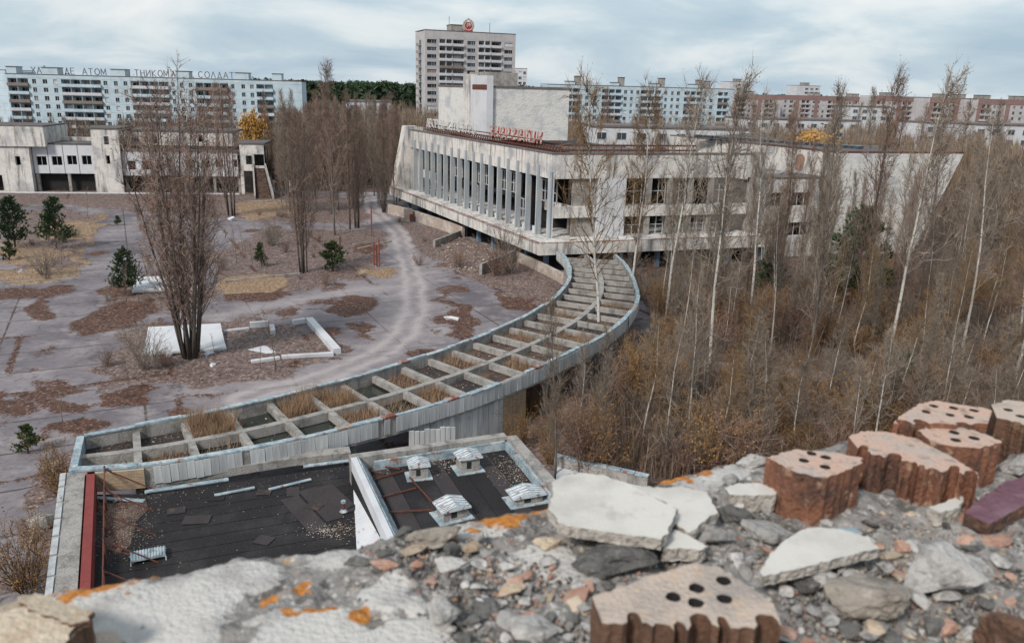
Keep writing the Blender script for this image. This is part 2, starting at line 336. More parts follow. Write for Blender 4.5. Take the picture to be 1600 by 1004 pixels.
    br = N('ShaderNodeTexBrick'); mp = N('ShaderNodeMapping'); mp.inputs['Rotation'].default_value = (0, 0, math.radians(-26.3)); L(pos, mp.inputs[0]); L(mp.outputs[0], br.inputs['Vector'])
    br.inputs['Scale'].default_value = 1; br.inputs['Brick Width'].default_value = 12; br.inputs['Row Height'].default_value = 6; br.inputs['Mortar Size'].default_value = .11; br.offset = .0
    c = mixc(op('MULTIPLY', br.outputs['Fac'], rng(noise_(.5), .32, .5, .9)), c, (.06, .045, .042))
    at_ = N('ShaderNodeAttribute'); at_.attribute_name = 'mask'; sp = N('ShaderNodeSeparateColor'); L(at_.outputs['Color'], sp.inputs[0])
    nz = op('ADD', op('MULTIPLY', noise_(1.6), .5), op('MULTIPLY', noise_(7), .5))
    edge = lambda v, w=.9: rng(op('ADD', v, op('MULTIPLY', op('SUBTRACT', nz, .5), w*3.2)), .40, .62)
    c = mixc(op('MULTIPLY', sp.outputs[1], rng(noise_(.8), .2, .5)), c, (.37, .325, .32))
    lc = mixc(rng(noise_(1.1), .42, .62), (.105, .065, .055), (.19, .13, .115))
    lc = mixc(rng(noise_(3.2), .53, .62), lc, (.33, .25, .215)); lc = mixc(rng(noise_(4.1), .53, .60), lc, (.035, .024, .02))
    c = mixc(op('MULTIPLY', edge(sp.outputs[2], .5), .93), c, lc)
    mc = mixc(rng(noise_(3), .4, .65), (.05, .022, .015), (.13, .055, .03))
    mc = mixc(rng(noise_(3.4), .555, .63), mc, (.27, .19, .15)); mc = mixc(rng(noise_(1.3), .52, .62), mc, (.03, .016, .012))
    c = mixc(op('MULTIPLY', edge(sp.outputs[0], .8), .95), c, mc)
    sc_ = mixc(rng(noise_(2.5), .45, .62), (.22, .14, .09), (.37, .27, .18))
    c = mixc(edge(at_.outputs['Alpha'], .5), c, sc_)
    L(c, b.inputs['Base Color'])
    bp = N('ShaderNodeBump'); bp.inputs['Strength'].default_value = .5; bp.inputs['Distance'].default_value = .06; L(nz, bp.inputs['Height']); L(bp.outputs[0], b.inputs['Normal'])
    me.materials.append(m)
    o = bpy.data.objects.new('plaza', me); COL.objects.link(o); o['kind'] = 'structure'
    return X, Y, Z, lit, straw
PLZ = build_plaza()
M['forestfloor'] = mat('forest_floor', (.075, .05, .04), .95, [(.12, one, (.13, .09, .075), .45, .65, .9), (.5, one, (.16, .105, .07), .5, .7, .8), (3, one, (.05, .032, .025), .5, .65, .8)], .6, 3, coord='World')
g = MB(); R_ = [20, 60, 120, 250, 600, 1500, 5000]
ring = lambda r: [(r*math.cos(t*math.pi/24), 60+r*math.sin(t*math.pi/24), -.06) for t in range(48)]
rs = [ring(r) for r in R_]
for i in range(48): g.tri((0, 60, -.06), rs[0][i], rs[0][(i+1) % 48])
for a, b in zip(rs, rs[1:]):
    for i in range(48): g.quad(a[i], b[i], b[(i+1) % 48], a[(i+1) % 48])
tag(g.build('ground', M['forestfloor']), kind='structure')
def strip(name, pts, w, z, m):
    s = MB(); pts = smooth_line([Vector((p.x, p.y, z)) for p in pts]); q = []
    for i, p in enumerate(pts):
        d = (pts[min(i+1, len(pts)-1)]-pts[max(i-1, 0)]).normalized(); n = Vector((-d.y, d.x, 0)); q.append((p+n*w/2, p-n*w/2))
    for a, b in zip(q, q[1:]): s.quad(a[1], b[1], b[0], a[0])
    return tag(s.build(name, m), kind='structure')
M['track'] = mat('forest_track', (.20, .15, .14), .95, [(.6, one, (.13, .10, .10), .45, .65, .8)], .3, 3, coord='World')
strip('forest_path', [at(1010, 562), at(1100, 570), at(1200, 578), at(1330, 592)], 3.0, -.03, M['track'])
# ================================================================== LOW ROOFS OF THE HOTEL
def L3(p, z): return Vector((p.x, p.y, z))
def wall_between(mb, p, q, w, z0, z1, side=1, mi=0):
    d = (q-p); d.z = 0; d.normalize(); n = Vector((-d.y, d.x, 0))*w*side
    mb.hexa([L3(p, z0), L3(q, z0), L3(q+n, z0), L3(p+n, z0), L3(p, z1), L3(q, z1), L3(q+n, z1), L3(p+n, z1)], mi)
ZR, ZP = 3.3, 4.3          # left roof, its parapet
A0 = at(142, 772, ZR); A1 = at(229, 771, ZR); A2 = at(358, 753, ZR); A3 = at(549, 726, ZR)
W0 = at(104, 738, ZP); W1 = at(86, 900, ZP); Wd = (W1-W0).normalized(); W2 = W0+Wd*17
D0 = at(548, 716, 5.0); D1 = at(596, 822, 5.0); Dd = (D1-D0); Dd.z = 0; Dd.normalize(); D2 = D0+Dd*14
hotel_low = thing('flat_roofed_annex', 'low annex with a black tar felt roof between the curved gallery and the parapet', 'building', L3((W0+D0)/2, 0))
r = MB(); r.prism([A0, A1, A2, A3, L3(D0, 0)+Vector((.2, .1, 0)), D2, W2, W0+Vector((.5, -.1, 0))], 0, ZR, mi=0)
r.build('roof', M['roofing'], hotel_low, world=True)
# felt strips laid along the roof
def felt(p, q, w, z, name='felt_strip', m='roofing2', parent=hotel_low):
    s = MB(); d = (q-p).normalized(); n = Vector((-d.y, d.x, 0))*w/2; n.z = 0
    k = [p-n, q-n, q+n, p+n]; s.hexa([L3(i, z) for i in k]+[L3(i, z+.025) for i in k]); return s.build(name, M[m], parent, world=True)
rd = (A3-A1); rd.z = 0; rd.normalize(); rn = Vector((rd.y, -rd.x, 0))
for k in range(9):
    s0 = A1+rn*(1.0+k*1.02)+rd*(1.5-.5*k); felt(s0, s0+rd*(10.2+.35*k), .96, ZR+.004, m='roofing')
for k, (px, py, qx, qy) in enumerate([(452, 778, 500, 830), (480, 765, 525, 812), (505, 760, 548, 800), (448, 770, 468, 768)]):
    felt(at(px, py, ZR), at(qx, qy, ZR), 1.0, ZR+.036+.003*k)
for k in range(6):     # odd patches of newer and older felt, laid askew
    px_, py_ = random.uniform(235, 520), random.uniform(765, 850); p_ = at(px_, py_, ZR); a_ = random.uniform(-.5, .5); d_ = Vector((math.cos(a_), math.sin(a_), 0)); felt(p_, p_+d_*random.uniform(.7, 2.4), random.uniform(.5, 1.1), ZR+.05+.004*k, 'felt_patch', random.choice(['roofing2', 'roofing', 'blackpan']))
w = MB(); wall_between(w, W0, W2, .9, ZR-1.5, ZP, 1); w.build('parapet_wall', M['concrete'], hotel_low, world=True)
w = MB(); n_ = Vector((-Wd.y, Wd.x, 0)); wall_between(w, W0+n_*1.0, W2+n_*1.0, .40, ZR, ZP+.12, 1)
w.build('red_flashing', M['redmetal'], hotel_low, world=True, label='red sheet metal flashing along the roof edge')
w = MB()
for k in range(9):
    p = W0+Wd*(k*1.75+.1)-n_*.02; wall_between(w, p, p+Wd*1.6, -.28, ZP-.5, ZP+.06, 1)
w.build('edge_sheet', M['corr'], hotel_low, world=True)
w = MB()   # rusty railing frames leaning behind the red edge
for k in range(6):
    p = W0+Wd*(1.0+2.6*k)+n_*1.9; w.bar(L3(p, ZR), L3(p, ZP+.5), .07); w.bar(L3(p, ZP+.3), L3(p+n_*2.2+Wd*.8, ZR+.05), .05)
w.bar(L3(W0+Wd+n_*1.9, ZP+.4), L3(W0+Wd*14+n_*1.9, ZP+.4), .06)
w.build('railing_frame', M['rust'], hotel_low, world=True)
w = MB(); q0 = at(136, 738, 4.5); q1 = at(224, 731, 4.5); wall_between(w, q0, q1, .35, ZR, 4.42, 1); w.build('brick_wall', M['yellowbrick'], hotel_low, world=True)
w = MB(); a = at(229, 752, 3.6); b = at(455, 716, 3.6); c = at(548, 706, 3.6)
wall_between(w, a, b, .9, ZR-.2, 3.6, 1); wall_between(w, b, c, .9, ZR-.2, 3.58, 1); w.build('concrete_ledge', M['concrete'], hotel_low, world=True)
for (p, q, wd) in [((226, 768), (357, 748), .34), ((335, 773), (398, 761), .22), ((420, 764), (486, 748), .2), ((140, 776), (226, 782), .26), ((474, 728), (545, 719), .3)]:
    s = MB(); P, Q = at(*p, ZR+.12), at(*q, ZR+.12); s.bar(P, Q, wd, .05); s.bar(P-Vector((0, 0, .06)), Q-Vector((0, 0, .06)), .05, .12)
    tag(s.build('metal_strip', M['bluesteel']), {226: 'longest loose blue metal strip at the foot of the ledge on the black roof', 335: 'pale loose metal strip lying in the middle of the black roof', 420: 'thin grey metal strip lying near the ledge on the black roof', 140: 'bent blue metal strip below the patch of brick wall', 474: 'blue metal strip lying beside the white dividing wall'}[p[0]], 'metal strip')
s = MB(); P = [at(203, 862, ZR+.3), at(258, 852, ZR+.3), at(259, 866, ZR+.3), at(204, 876, ZR+.3)]
s.hexa([L3(p, ZR+.22) for p in P]+[L3(p, ZR+.3) for p in P])
for k in range(12):
    t = (k+.5)/12; s.bar(P[0].lerp(P[1], t)+Vector((0, 0, .02)), P[3].lerp(P[2], t)+Vector((0, 0, .02)), .05, .03)
for p in P: s.bar(L3(p, ZR), L3(p, ZR+.22), .05)
tag(s.build('vent_cover', M['bluesteel']), 'pale blue ribbed metal cover lying on the black roof near the red edge', 'vent cover')
# litter heap at the left of the roof
s = MB(); hp = [at(*p, ZR) for p in [(150, 790), (226, 778), (232, 795), (212, 815), (205, 850), (185, 868), (160, 850), (165, 815)]]
cc = sum(hp, Vector())/len(hp); ring1 = [cc.lerp(p, .55)+Vector((0, 0, .16)) for p in hp]
for i in range(len(hp)):
    j = (i+1) % len(hp); s.quad(L3(hp[i], ZR+.01), L3(hp[j], ZR+.01), ring1[j], ring1[i]); s.tri(ring1[i], ring1[j], cc+Vector((0, 0, .25)))
tag(s.build('leaf_heap', M['leaf_litter'], smooth=True), 'heap of brown leaves drifted at the left end of the black roof', 'leaves', kind='stuff')
s = MB()
for p, q, h in [((122, 760), (150, 800), .7), ((140, 735), (205, 800), .9), ((150, 775), (190, 860), .4)]: s.bar(at(*p, ZR+h), at(*q, ZR+.1), .05)
s.bar(at(146, 852, ZR+.3), at(203, 866, ZR+.25), .05)
tag(s.build('rusty_rod', M['rust']), 'bundle of rusty rods leaning over the leaves on the black roof', 'rods', kind='stuff')
# dividing wall and the higher right-hand roof with ventilators
ZQ, ZQP = 4.2, 5.0
annex = thing('ventilator_roof_annex', 'higher annex roof with four ventilator boxes behind the white dividing wall', 'building', L3(D0, 0))
E1 = at(792, 681, ZQP); E2 = at(866, 768, ZQP); Ed = (E2-E1); Ed.z = 0; Ed.normalize(); E3 = E2+Ed*6
r = MB(); r.prism([D0, E1, E3, D2], 0.0, ZQ); r.build('roof', M['roofing'], annex, world=True)
w = MB(); B0, B1 = at(551, 757, ZR+.01), at(555, 830, ZR+.01); B2 = B0+(B1-B0).normalized()*14; dq_ = Vector((-Dd.y, Dd.x, 0))*.33
w.hexa([B0, B2, L3(D2+dq_, ZR), L3(D0+dq_, ZR), L3(D0, 5.05), L3(D2, 5.05), L3(D2+dq_, 5.05), L3(D0+dq_, 5.05)]); w.build('dividing_wall', M['panellight'], annex, world=True)
dn = Vector((-Dd.y, Dd.x, 0))
w = MB()
for k in range(26):
    p = D0+Dd*(.02+k*.53)+dn*.36; q = p+Dd*.48
    w.hexa([L3(p, ZQ), L3(q, ZQ), L3(q+dn*.62, ZQ), L3(p+dn*.62, ZQ), L3(p, 5.1), L3(q, 5.1), L3(q+dn*.05, 5.1), L3(p+dn*.05, 5.1)])
w.build('metal_flashing', M['bluesteel'], annex, world=True)
w = MB(); wall_between(w, D0, E1, .55, ZQ-1.2, ZQP, 1); w.build('rear_parapet', M['concrete'], annex, world=True)
w = MB(); wall_between(w, E1, E3, .6, ZQ-1.2, ZQP-.003, 1); w.build('side_parapet', M['concrete'], annex, world=True)
for P, Q, sg in ((D0+Vector((1.2, .3, 0)), E1, -1), (E1, E3, -1)):
    s = MB(); wall_between(s, P, Q, .16, ZQ, ZQP-.25, sg); s.build('edge_flashing', M['bluesteel'], annex, world=True, label='blue metal flashing inside the parapet')
de = (E1-D0); de.z = 0; de.normalize(); dm = Vector((de.y, -de.x, 0))
for k in range(8):
    p = D0+de*(1.6+k*.98)+dm*.4; felt(p, p+dm*(9.5), .94, ZQ+.004, m='roofing' if k % 3 else 'roofing2', parent=annex)
s = MB()
for p, q in [((555, 722), (625, 732)), ((640, 745), (690, 800)), ((590, 778), (650, 762)), ((600, 800), (676, 796)), ((572, 752), (632, 735)), ((560, 730), (600, 740))]: s.bar(at(*p, ZQ+.14), at(*q, ZQ+.14), .07)
s.build('guy_rod', M['rust'], annex, world=True)
def ventbox(px, py, w, d, h, label, rz, tilt=0):
    c = at(px, py, ZQ); t = thing('ventilator', label, 'ventilator', L3(c, ZQ+.02), rz, 'ventilator boxes on the annex roof'); t.rotation_euler = (0, 0, rz+tilt)
    b = MB(); b.box(-w/2, w/2, -d/2, d/2, .0, h); b.build('box', M['concrete'], t)
    b = MB(); z = .05
    for x0, x1, y0, y1 in ((-w*.75, w*.75, -d*.75, -d/2-.003), (-w*.75, w*.75, d/2+.003, d*.75), (-w*.75, -w/2-.003, -d/2, d/2), (w/2+.003, w*.75, -d/2, d/2)): b.box(x0, x1, y0, y1, 0.01, z)
    b.build('base_flashing', M['bluesteel'], t)
    b = MB(); b.box(-w*.2, w*.05, -d/2-.012, -d/2-.002, h*.3, h*.8); b.build('louvre', M['dark'], t)
    b = MB(); a = w*.64; e = d*.64; hz = h; pk = h+.30
    n = len(b.v)
    b.hexa([(-a, -e, hz), (a, -e, hz), (a, e, hz), (-a, e, hz), (-a, -e, hz+.07), (a, -e, hz+.07), (a, e, hz+.07), (-a, e, hz+.07)])
    b.quad((-a, -e, hz+.073), (0, -e, pk), (0, e, pk), (-a, e, hz+.073)); b.quad((0, -e, pk), (a, -e, hz+.073), (a, e, hz+.073), (0, e, pk))
    b.tri((-a, -e, hz+.073), (a, -e, hz+.073), (0, -e, pk)); b.tri((a, e, hz+.073), (-a, e, hz+.073), (0, e, pk))
    b.build('cap', M['ventcap'], t)
    b = MB()
    for k in range(-2, 3):
        y = e*k/2.3; b.bar((-a, y, hz+.09), (0, y, pk+.02), .03); b.bar((0, y, pk+.02), (a, y, hz+.09), .03)
    b.build('seam', M['bluesteel'], t)
M['ventcap'] = mat('rusted_white_sheet', (.55, .58, .60), .55, [(1.5, one, (.40, .48, .54), .45, .65, .8), (2.6, (1, 4, 1), (.24, .075, .035), .54, .60, .95), (6, one, (.20, .21, .21), .55, .68, .7)], .1, 8)
va = math.atan2(de.y, de.x)
ventbox(654, 744, .95, .8, .75, 'left ventilator box with a white gabled cap, behind the others near the dividing wall', va, -.12)
ventbox(731, 733, 1.1, .9, .85, 'tallest ventilator box under a rust streaked cap near the rear parapet', va)
ventbox(706, 806, 1.25, 1.0, .6, 'ventilator box with a heavily rusted cap partly hidden by the foreground parapet', va, .10)
ventbox(822, 782, 1.5, .9, .45, 'low wide ventilator box with a flat rust striped cap in the right corner', va)
t = thing('roof_outlet', 'small metal vent pipe standing alone on the black roof', 'vent pipe', L3(at(537, 800, ZR), ZR+.07))
b = MB(); b.tube([(0, 0, 0), (0, 0, .12)], [.22, .1], 10); b.build('flange', M['bluesteel'], t)
b = MB(); b.tube([(0, 0, .12), (0, 0, .5)], [.07, .07], 8); b.build('pipe', M['rust'], t)
b = MB(); b.tube([(0, 0, .5), (0, 0, .62)], [.13, .13], 8); b.build('pipe_cap', M['bluesteel'], t)
# crumbs of plaster and leaves scattered over both roofs
s = MB()
def crumb(p, r):
    a = random.random()*6; q = [p+Vector((r*math.cos(a+k*2.1)*(.6+random.random()*.6), r*math.sin(a+k*2.1)*(.6+random.random()*.6), 0)) for k in range(3)]
    h = Vector((0, 0, r*.4)); s.tri(q[0], q[1], q[2]); s.tri(q[0], q[1], p+h); s.tri(q[1], q[2], p+h); s.tri(q[2], q[0], p+h)
for _ in range(2600):
    px, py = random.uniform(140, 545), random.uniform(722, 890)
    e = py-(772-(px-229)*.144)
    if e < 2 or random.random() > (math.exp(-e/14)+.06): continue
    crumb(at(px, py, ZR+.05), random.uniform(.012, .05))
for _ in range(900):
    cx, cy = random.choice([(800, 725), (690, 722), (560, 735), (815, 745)]); px, py = random.gauss(cx, 22), random.gauss(cy, 9)
    if not (560 < px < 850): continue
    crumb(at(px, py, ZQ+.05), random.uniform(.02, .07))
for _ in range(320): crumb(at(random.gauss(525, 26), random.gauss(828, 7), ZR+.06), random.uniform(.02, .06))
for _ in range(900): crumb(at(random.gauss(190, 26), random.gauss(815, 26), ZR+.2), random.uniform(.015, .045))
M['crumb'] = mat('plaster_crumbs', (.22, .16, .12), .9, [(2, one, (.46, .40, .34), .46, .6, 1)], coord='World')
tag(s.build('plaster_crumb', M['crumb']), 'crumbs of pale plaster and dead leaves scattered on the black roofs', 'debris', kind='stuff')
# ================================================================== CURVED GALLERY
ZC = 4.5
OUT = smooth_line([at(*p, ZC) for p in [(132, 680), (230, 662), (330, 643), (430, 620), (520, 598), (600, 575), (700, 545), (800, 505), (850, 478), (884, 450), (893, 425), (886, 404), (872, 392)]], 2)
INN = smooth_line([at(*p, ZC) for p in [(120, 734), (225, 728), (340, 710), (450, 689), (560, 663), (650, 640), (740, 613), (800, 590), (860, 565), (905, 543), (950, 520), (985, 490), (998, 465), (992, 440), (976, 410), (960, 396)]], 2)
NC = 27
OC = resample(OUT, NC); IC = resample(INN, NC)
gal = thing('curved_gallery', 'long curved concrete gallery with open roof cells and blue edge flashing', 'gallery', L3(OC[8], 0))
def nrm(c, i):
    d = c[min(i+1, len(c)-1)]-c[max(i-1, 0)]; d.z = 0; d.normalize(); return Vector((-d.y, d.x, 0))
def ribbon(mb, pts, w, z0, z1, off=0):
    q = []
    for i, p in enumerate(pts):
        n = nrm(pts, i); q.append((p+n*(off-w/2), p+n*(off+w/2)))
    for a, b in zip(q, q[1:]): mb.hexa([L3(a[0], z0), L3(b[0], z0), L3(b[1], z0), L3(a[1], z0), L3(a[0], z1), L3(b[0], z1), L3(b[1], z1), L3(a[1], z1)])
fo = resample(OUT, 80); fi = resample(INN, 80); MID = [(a+b)/2 for a, b in zip(fo, fi)]
s = MB(); ribbon(s, fo, .3, ZC-1.3, ZC-.02); s.build('outer_beam', M['concrete'], gal, world=True)
s = MB(); ribbon(s, fi, .3, ZC-1.3, ZC-.02); s.build('inner_beam', M['concrete'], gal, world=True)
s = MB(); ribbon(s, MID, .5, ZC-.9, ZC-.28); s.build('spine_beam', M['concrete'], gal, world=True)
for c in (fo, fi):
    for k in range(0, 78, 3):
        if random.random() < .06: continue
        s = MB(); jj = random.uniform(-.07, .07); ribbon(s, [p+Vector((0, 0, 0)) for p in c[k:k+4]], .30+.16*random.random(), ZC-.016-.004*(k % 2), ZC+.04+.08*random.random(), jj); s.build('flashing', M['bluesteel'], gal, world=True)
for c, ks in ((fi, (14, 17, 22, 31)), (fo, (24,))):   # bare rusty red spots on the flashing
    for k in ks:
        s = MB(); ribbon(s, resample(c[k:k+2], 2), .47, ZC-.013, ZC+.112); s.build('rusty_flashing', M['edgered'], gal, world=True, label='short rusty red piece of edge flashing')
PANS = {(0, 0): 'blackpan', (0, 1): 'concrete', (1, 0): 'blackpan', (1, 1): 'litterpan', (2, 0): 'litterpan', (2, 1): 'water', (3, 0): 'water', (3, 1): 'water', (4, 0): 'water', (4, 1): 'water', (5, 0): 'litterpan', (5, 1): 'litterpan', (6, 0): 'water', (6, 1): 'water', (7, 0): 'litterpan', (7, 1): 'litterpan', (8, 0): 'blackpan', (8, 1): 'blackpan'}
panw = random.Random(4)
for i in range(NC-1):
    for side in (0, 1):
        a, b = (OC[i], OC[i+1]); c, d = (IC[i], IC[i+1])
        ma, mb_ = (a+c)/2, (b+d)/2
        q = [a, b, mb_, ma] if side == 0 else [ma, mb_, d, c]
        m = PANS.get((i, side)) or panw.choice(['litterpan', 'litterpan', 'blackpan'])
        s = MB(); s.hexa([L3(p, ZC-1.25) for p in q]+[L3(p, ZC-(.95 if m == 'water' else .85)) for p in q]); s.build('roof_pan', M[m], gal, world=True)
for i in range(1, NC-1):
    for side in (0, 1):
        p, q = OC[i], IC[i]; m_ = (p+q)/2; a, b = (p, m_) if side == 0 else (m_, q)
        d = (b-a).normalized(); s = MB(); s.bar(L3(a+d*.16, ZC-.55), L3(b-d*.16, ZC-.55), .42 if i < 16 else .34, .48); s.build('cross_beam', M['concrete'], gal, world=True)
s = MB(); wall_between(s, L3(OC[0], 0), L3(IC[0], 0), .4, ZC-1.6, ZC+.02, -1); s.build('end_beam', M['bluesteel'], gal, world=True, label='blue clad end of the gallery')
dbm = MB(); dr = random.Random(8)     # leaves, chips and sticks lying in the open cells and on the beams
for _ in range(5200):
    i = dr.randrange(NC-1); u, v = dr.uniform(.06, .94), dr.uniform(.04, .96); p = OC[i].lerp(OC[i+1], u).lerp(IC[i].lerp(IC[i+1], u), v); m = PANS.get((i, 0 if v < .5 else 1), 'x')
    if m == 'water' and dr.random() < .85: continue
    p = L3(p, ZC-.84); r_ = dr.uniform(.03, .13); a = dr.random()*6.3; q = [p+Vector((r_*math.cos(a+k*2.1)*dr.uniform(.4, 1.2), r_*math.sin(a+k*2.1)*dr.uniform(.4, 1.2), dr.uniform(0, .06))) for k in range(3)]; mi = dr.choice((0, 0, 1)); dbm.tri(*q, mi); dbm.tri(q[0], q[1], p+Vector((0, 0, .07)), mi)
tag(dbm.build('cell_debris', [M['leaf_litter'], M['crumb']]), 'leaves and chips of plaster lying in the open cells of the gallery', 'debris', kind='stuff')
# upright cladding sheets: one shared mesh, placed along both edges
sh = MB(); sh.box(-.27, .27, -.02, .02, -1.05, 0); shm = sh.mesh('cladding_sheet', M['corr'])
sh = MB(); sh.box(-.27, .27, -.02, .02, -1.05, 0); shm2 = shm
for c, sg, n, k0 in ((resample(INN, 190), -1, 190, 9), (resample(OUT, 100), 1, 100, 80)):
    for k in range(k0, n-1):
        if random.random() < .04: continue
        p = (c[k]+c[k+1])/2; d = c[k+1]-c[k]; nn = Vector((-d.y, d.x, 0)).normalized()*sg
        inst(shm, 'cladding_sheet', gal, L3(p+nn*(.20+.015*random.random()), ZC-.03-.04*random.random())-gal.location, (random.uniform(-.03, .03), random.uniform(-.03, .03), math.atan2(d.y, d.x)+random.uniform(-.03, .03)), (d.length/.56, 1, 1))
col = MB(); col.box(-.2, .2, -.2, .2, 0, ZC-1.3); colm = col.mesh('column', M['concrete'])
for i in range(1, NC, 2):
    for c in (OC, IC): inst(colm, 'column', gal, L3(c[i].lerp((OC[i]+IC[i])/2, .12), 0)-gal.location)
s = MB(); p, q = at(640, 700, 2.0), at(712, 690, 2.0)
for k in range(9):
    a = p.lerp(q, k/9); b = p.lerp(q, (k+.9)/9); wall_between(s, L3(a, 0), L3(b, 0), .12, 0, 3.2-.06*(k % 3), 1)
s.build('panel_wall', M['corr'], gal, world=True)
c1 = resample(INN, 150)
for k in range(149):     # upright boards closing the space under the inner edge
    p_, q_ = c1[k], c1[k+1]
    if not (-6.8 < p_.x < 1.2): continue
    us = MB(); n__ = nrm(c1, k)*-.02; wall_between(us, L3(p_+n__, 0), L3(p_.lerp(q_, .94)+n__, 0), .12, 0, ZC-1.32-.05*random.random(), 1)
    us.build('wall_board', M['corr'] if p_.x < -.6 else M['yellowbrick'], gal, world=True)
# reeds in the wet cells
s = MB(); rr = random.Random(11)
def reed_cell(i, side, n, h):
    a, b, c, d = OC[i], OC[i+1], IC[i], IC[i+1]
    for _ in range(n):
        u, v = rr.uniform(.08, .92), (rr.uniform(.05, .45) if side == 0 else rr.uniform(.55, .95))
        p = a.lerp(b, u).lerp(c.lerp(d, u), v); p = L3(p, ZC-.9); hh = h*rr.uniform(.55, 1.1); t = rr.random()*6.28; w = .022
        hh *= .35+1.1*(.5+.5*math.sin(p.x*2.3+1.7*p.y)*math.cos(p.y*1.9)); tip = p+Vector((rr.gauss(.05, .25)*hh, rr.gauss(0, .25)*hh, hh)); sd = Vector((math.cos(t)*w, math.sin(t)*w, 0)); s.tri(p-sd, p+sd, tip)
for i, sd_, n, h in [(1, 1, 500, .5), (2, 0, 2600, 1.5), (4, 0, 1300, 1.4), (5, 0, 1300, 1.2), (5, 1, 700, .9), (6, 1, 250, .8), (2, 1, 120, .7), (7, 0, 300, .6), (7, 1, 800, .8), (9, 0, 500, .8), (10, 1, 700, .8), (12, 0, 500, .8), (13, 1, 600, .9), (15, 0, 400, .8), (17, 1, 400, .8)]: reed_cell(i, sd_, n, h)
tag(s.build('reed', M['reed']), 'dry tan reeds growing in the flooded cells of the gallery roof', 'reeds', kind='stuff')
# ================================================================== STROKE LETTERS
def arc(cx, cy, rx, ry, a0, a1, n=10): return [(cx+rx*math.cos(math.radians(a0+(a1-a0)*i/n)), cy+ry*math.sin(math.radians(a0+(a1-a0)*i/n))) for i in range(n+1)]
GL = {'Х': [[(0, 0), (.7, 1)], [(0, 1), (.7, 0)]], 'А': [[(0, 0), (.35, 1), (.7, 0)], [(.13, .35), (.57, .35)]],
 'Й': [[(0, 1), (0, 0), (.65, 1), (.65, 0)], [(.2, 1.22), (.32, 1.13), (.45, 1.22)]], 'И': [[(0, 1), (0, 0), (.65, 1), (.65, 0)]],
 'Б': [[(.55, 1), (0, 1), (0, 0), (.45, 0), (.6, .12), (.6, .42), (.45, .55), (0, .55)]], 'У': [[(0, 1), (.33, .4)], [(.66, 1), (.2, 0), (.05, 0)]],
 'Д': [[(.05, -.12), (.05, .05), (.7, .05), (.7, -.12)], [(.12, .05), (.38, 1), (.63, .05)]], 'Е': [[(.55, 1), (0, 1), (0, 0), (.55, 0)], [(0, .52), (.48, .52)]],
 'Т': [[(0, 1), (.65, 1)], [(.325, 1), (.325, 0)]], 'О': [arc(.38, .5, .38, .5, 0, 360, 18)], 'М': [[(0, 0), (.05, 1), (.4, .2), (.75, 1), (.8, 0)]],
 'Р': [[(0, 0), (0, 1), (.42, 1), (.58, .86), (.58, .62), (.42, .48), (0, .48)]], 'І': [[(.1, 0), (.1, 1)]], 'Н': [[(0, 0), (0, 1)], [(.62, 0), (.62, 1)], [(0, .5), (.62, .5)]],
 'К': [[(0, 0), (0, 1)], [(.58, 1), (0, .48), (.6, 0)]], 'С': [arc(.38, .5, .38, .5, 50, 310, 12)], 'Л': [[(0, 0), (.36, 1), (.7, 0)]],
 'В': [[(0, 0), (0, 1), (.42, 1), (.52, .88), (.52, .64), (.42, .53), (0, .53)], [(.42, .53), (.58, .4), (.58, .14), (.44, 0), (0, 0)]],
 'П': [[(0, 0), (0, 1), (.62, 1), (.62, 0)]], 'Ц': [[(0, 1), (0, 0), (.7, 0), (.7, -.15)], [(.6, 0), (.6, 1)]], 'Ы': [[(0, 1), (0, 0), (.38, 0), (.46, .12), (.46, .38), (.38, .5), (0, .5)], [(.68, 0), (.68, 1)]],
 'Ь': [[(0, 1), (0, 0), (.4, 0), (.52, .12), (.52, .38), (.4, .5), (0, .5)]], 'Э': [[(.0, .9), (.12, 1), (.4, 1), (.5, .88), (.5, .12), (.4, 0), (.12, 0), (0, .1)], [(.15, .5), (.5, .5)]],
 'н': [[(0, 0), (0, 1)], [(.48, 0), (.48, 1)], [(0, .5), (.48, .5)]], 'е': [[(.48, .1), (.38, 0), (.1, 0), (0, .12), (0, .88), (.1, 1), (.38, 1), (.48, .88), (.48, .5), (0, .5)]],
 'р': [[(0, -.05), (0, 1), (.38, 1), (.48, .88), (.48, .48), (.38, .36), (0, .36)]], 'г': [[(0, .85), (.1, 1), (.38, 1), (.48, .88), (.48, .65), (0, .3), (0, .1), (.1, 0), (.48, 0)]],
 'т': [[(0, 0), (0, 1), (.62, 1), (.7, .88), (.7, 0)], [(.35, 1), (.35, 0)]], 'и': [[(0, 1), (0, .1), (.1, 0), (.38, 0), (.48, .12)], [(.48, 1), (.48, 0)]], 'к': [[(0, 0), (0, 1)], [(.48, 1), (.44, .65), (0, .5), (.44, .35), (.48, 0)]]}
def letter_mb(ch, h, w, t, dep, slant=0):
    mb = MB()
    for st in GL[ch]:
        for a, b in zip(st, st[1:]):
            A = Vector(((a[0]+a[1]*slant)*w, 0, a[1]*h)); B = Vector(((b[0]+b[1]*slant)*w, 0, b[1]*h)); d = (B-A).normalized()*t*.35
            mb.bar(A-d, B+d, dep, t, up=Vector((0, 1, 0)).cross(B-A).normalized())
    return mb
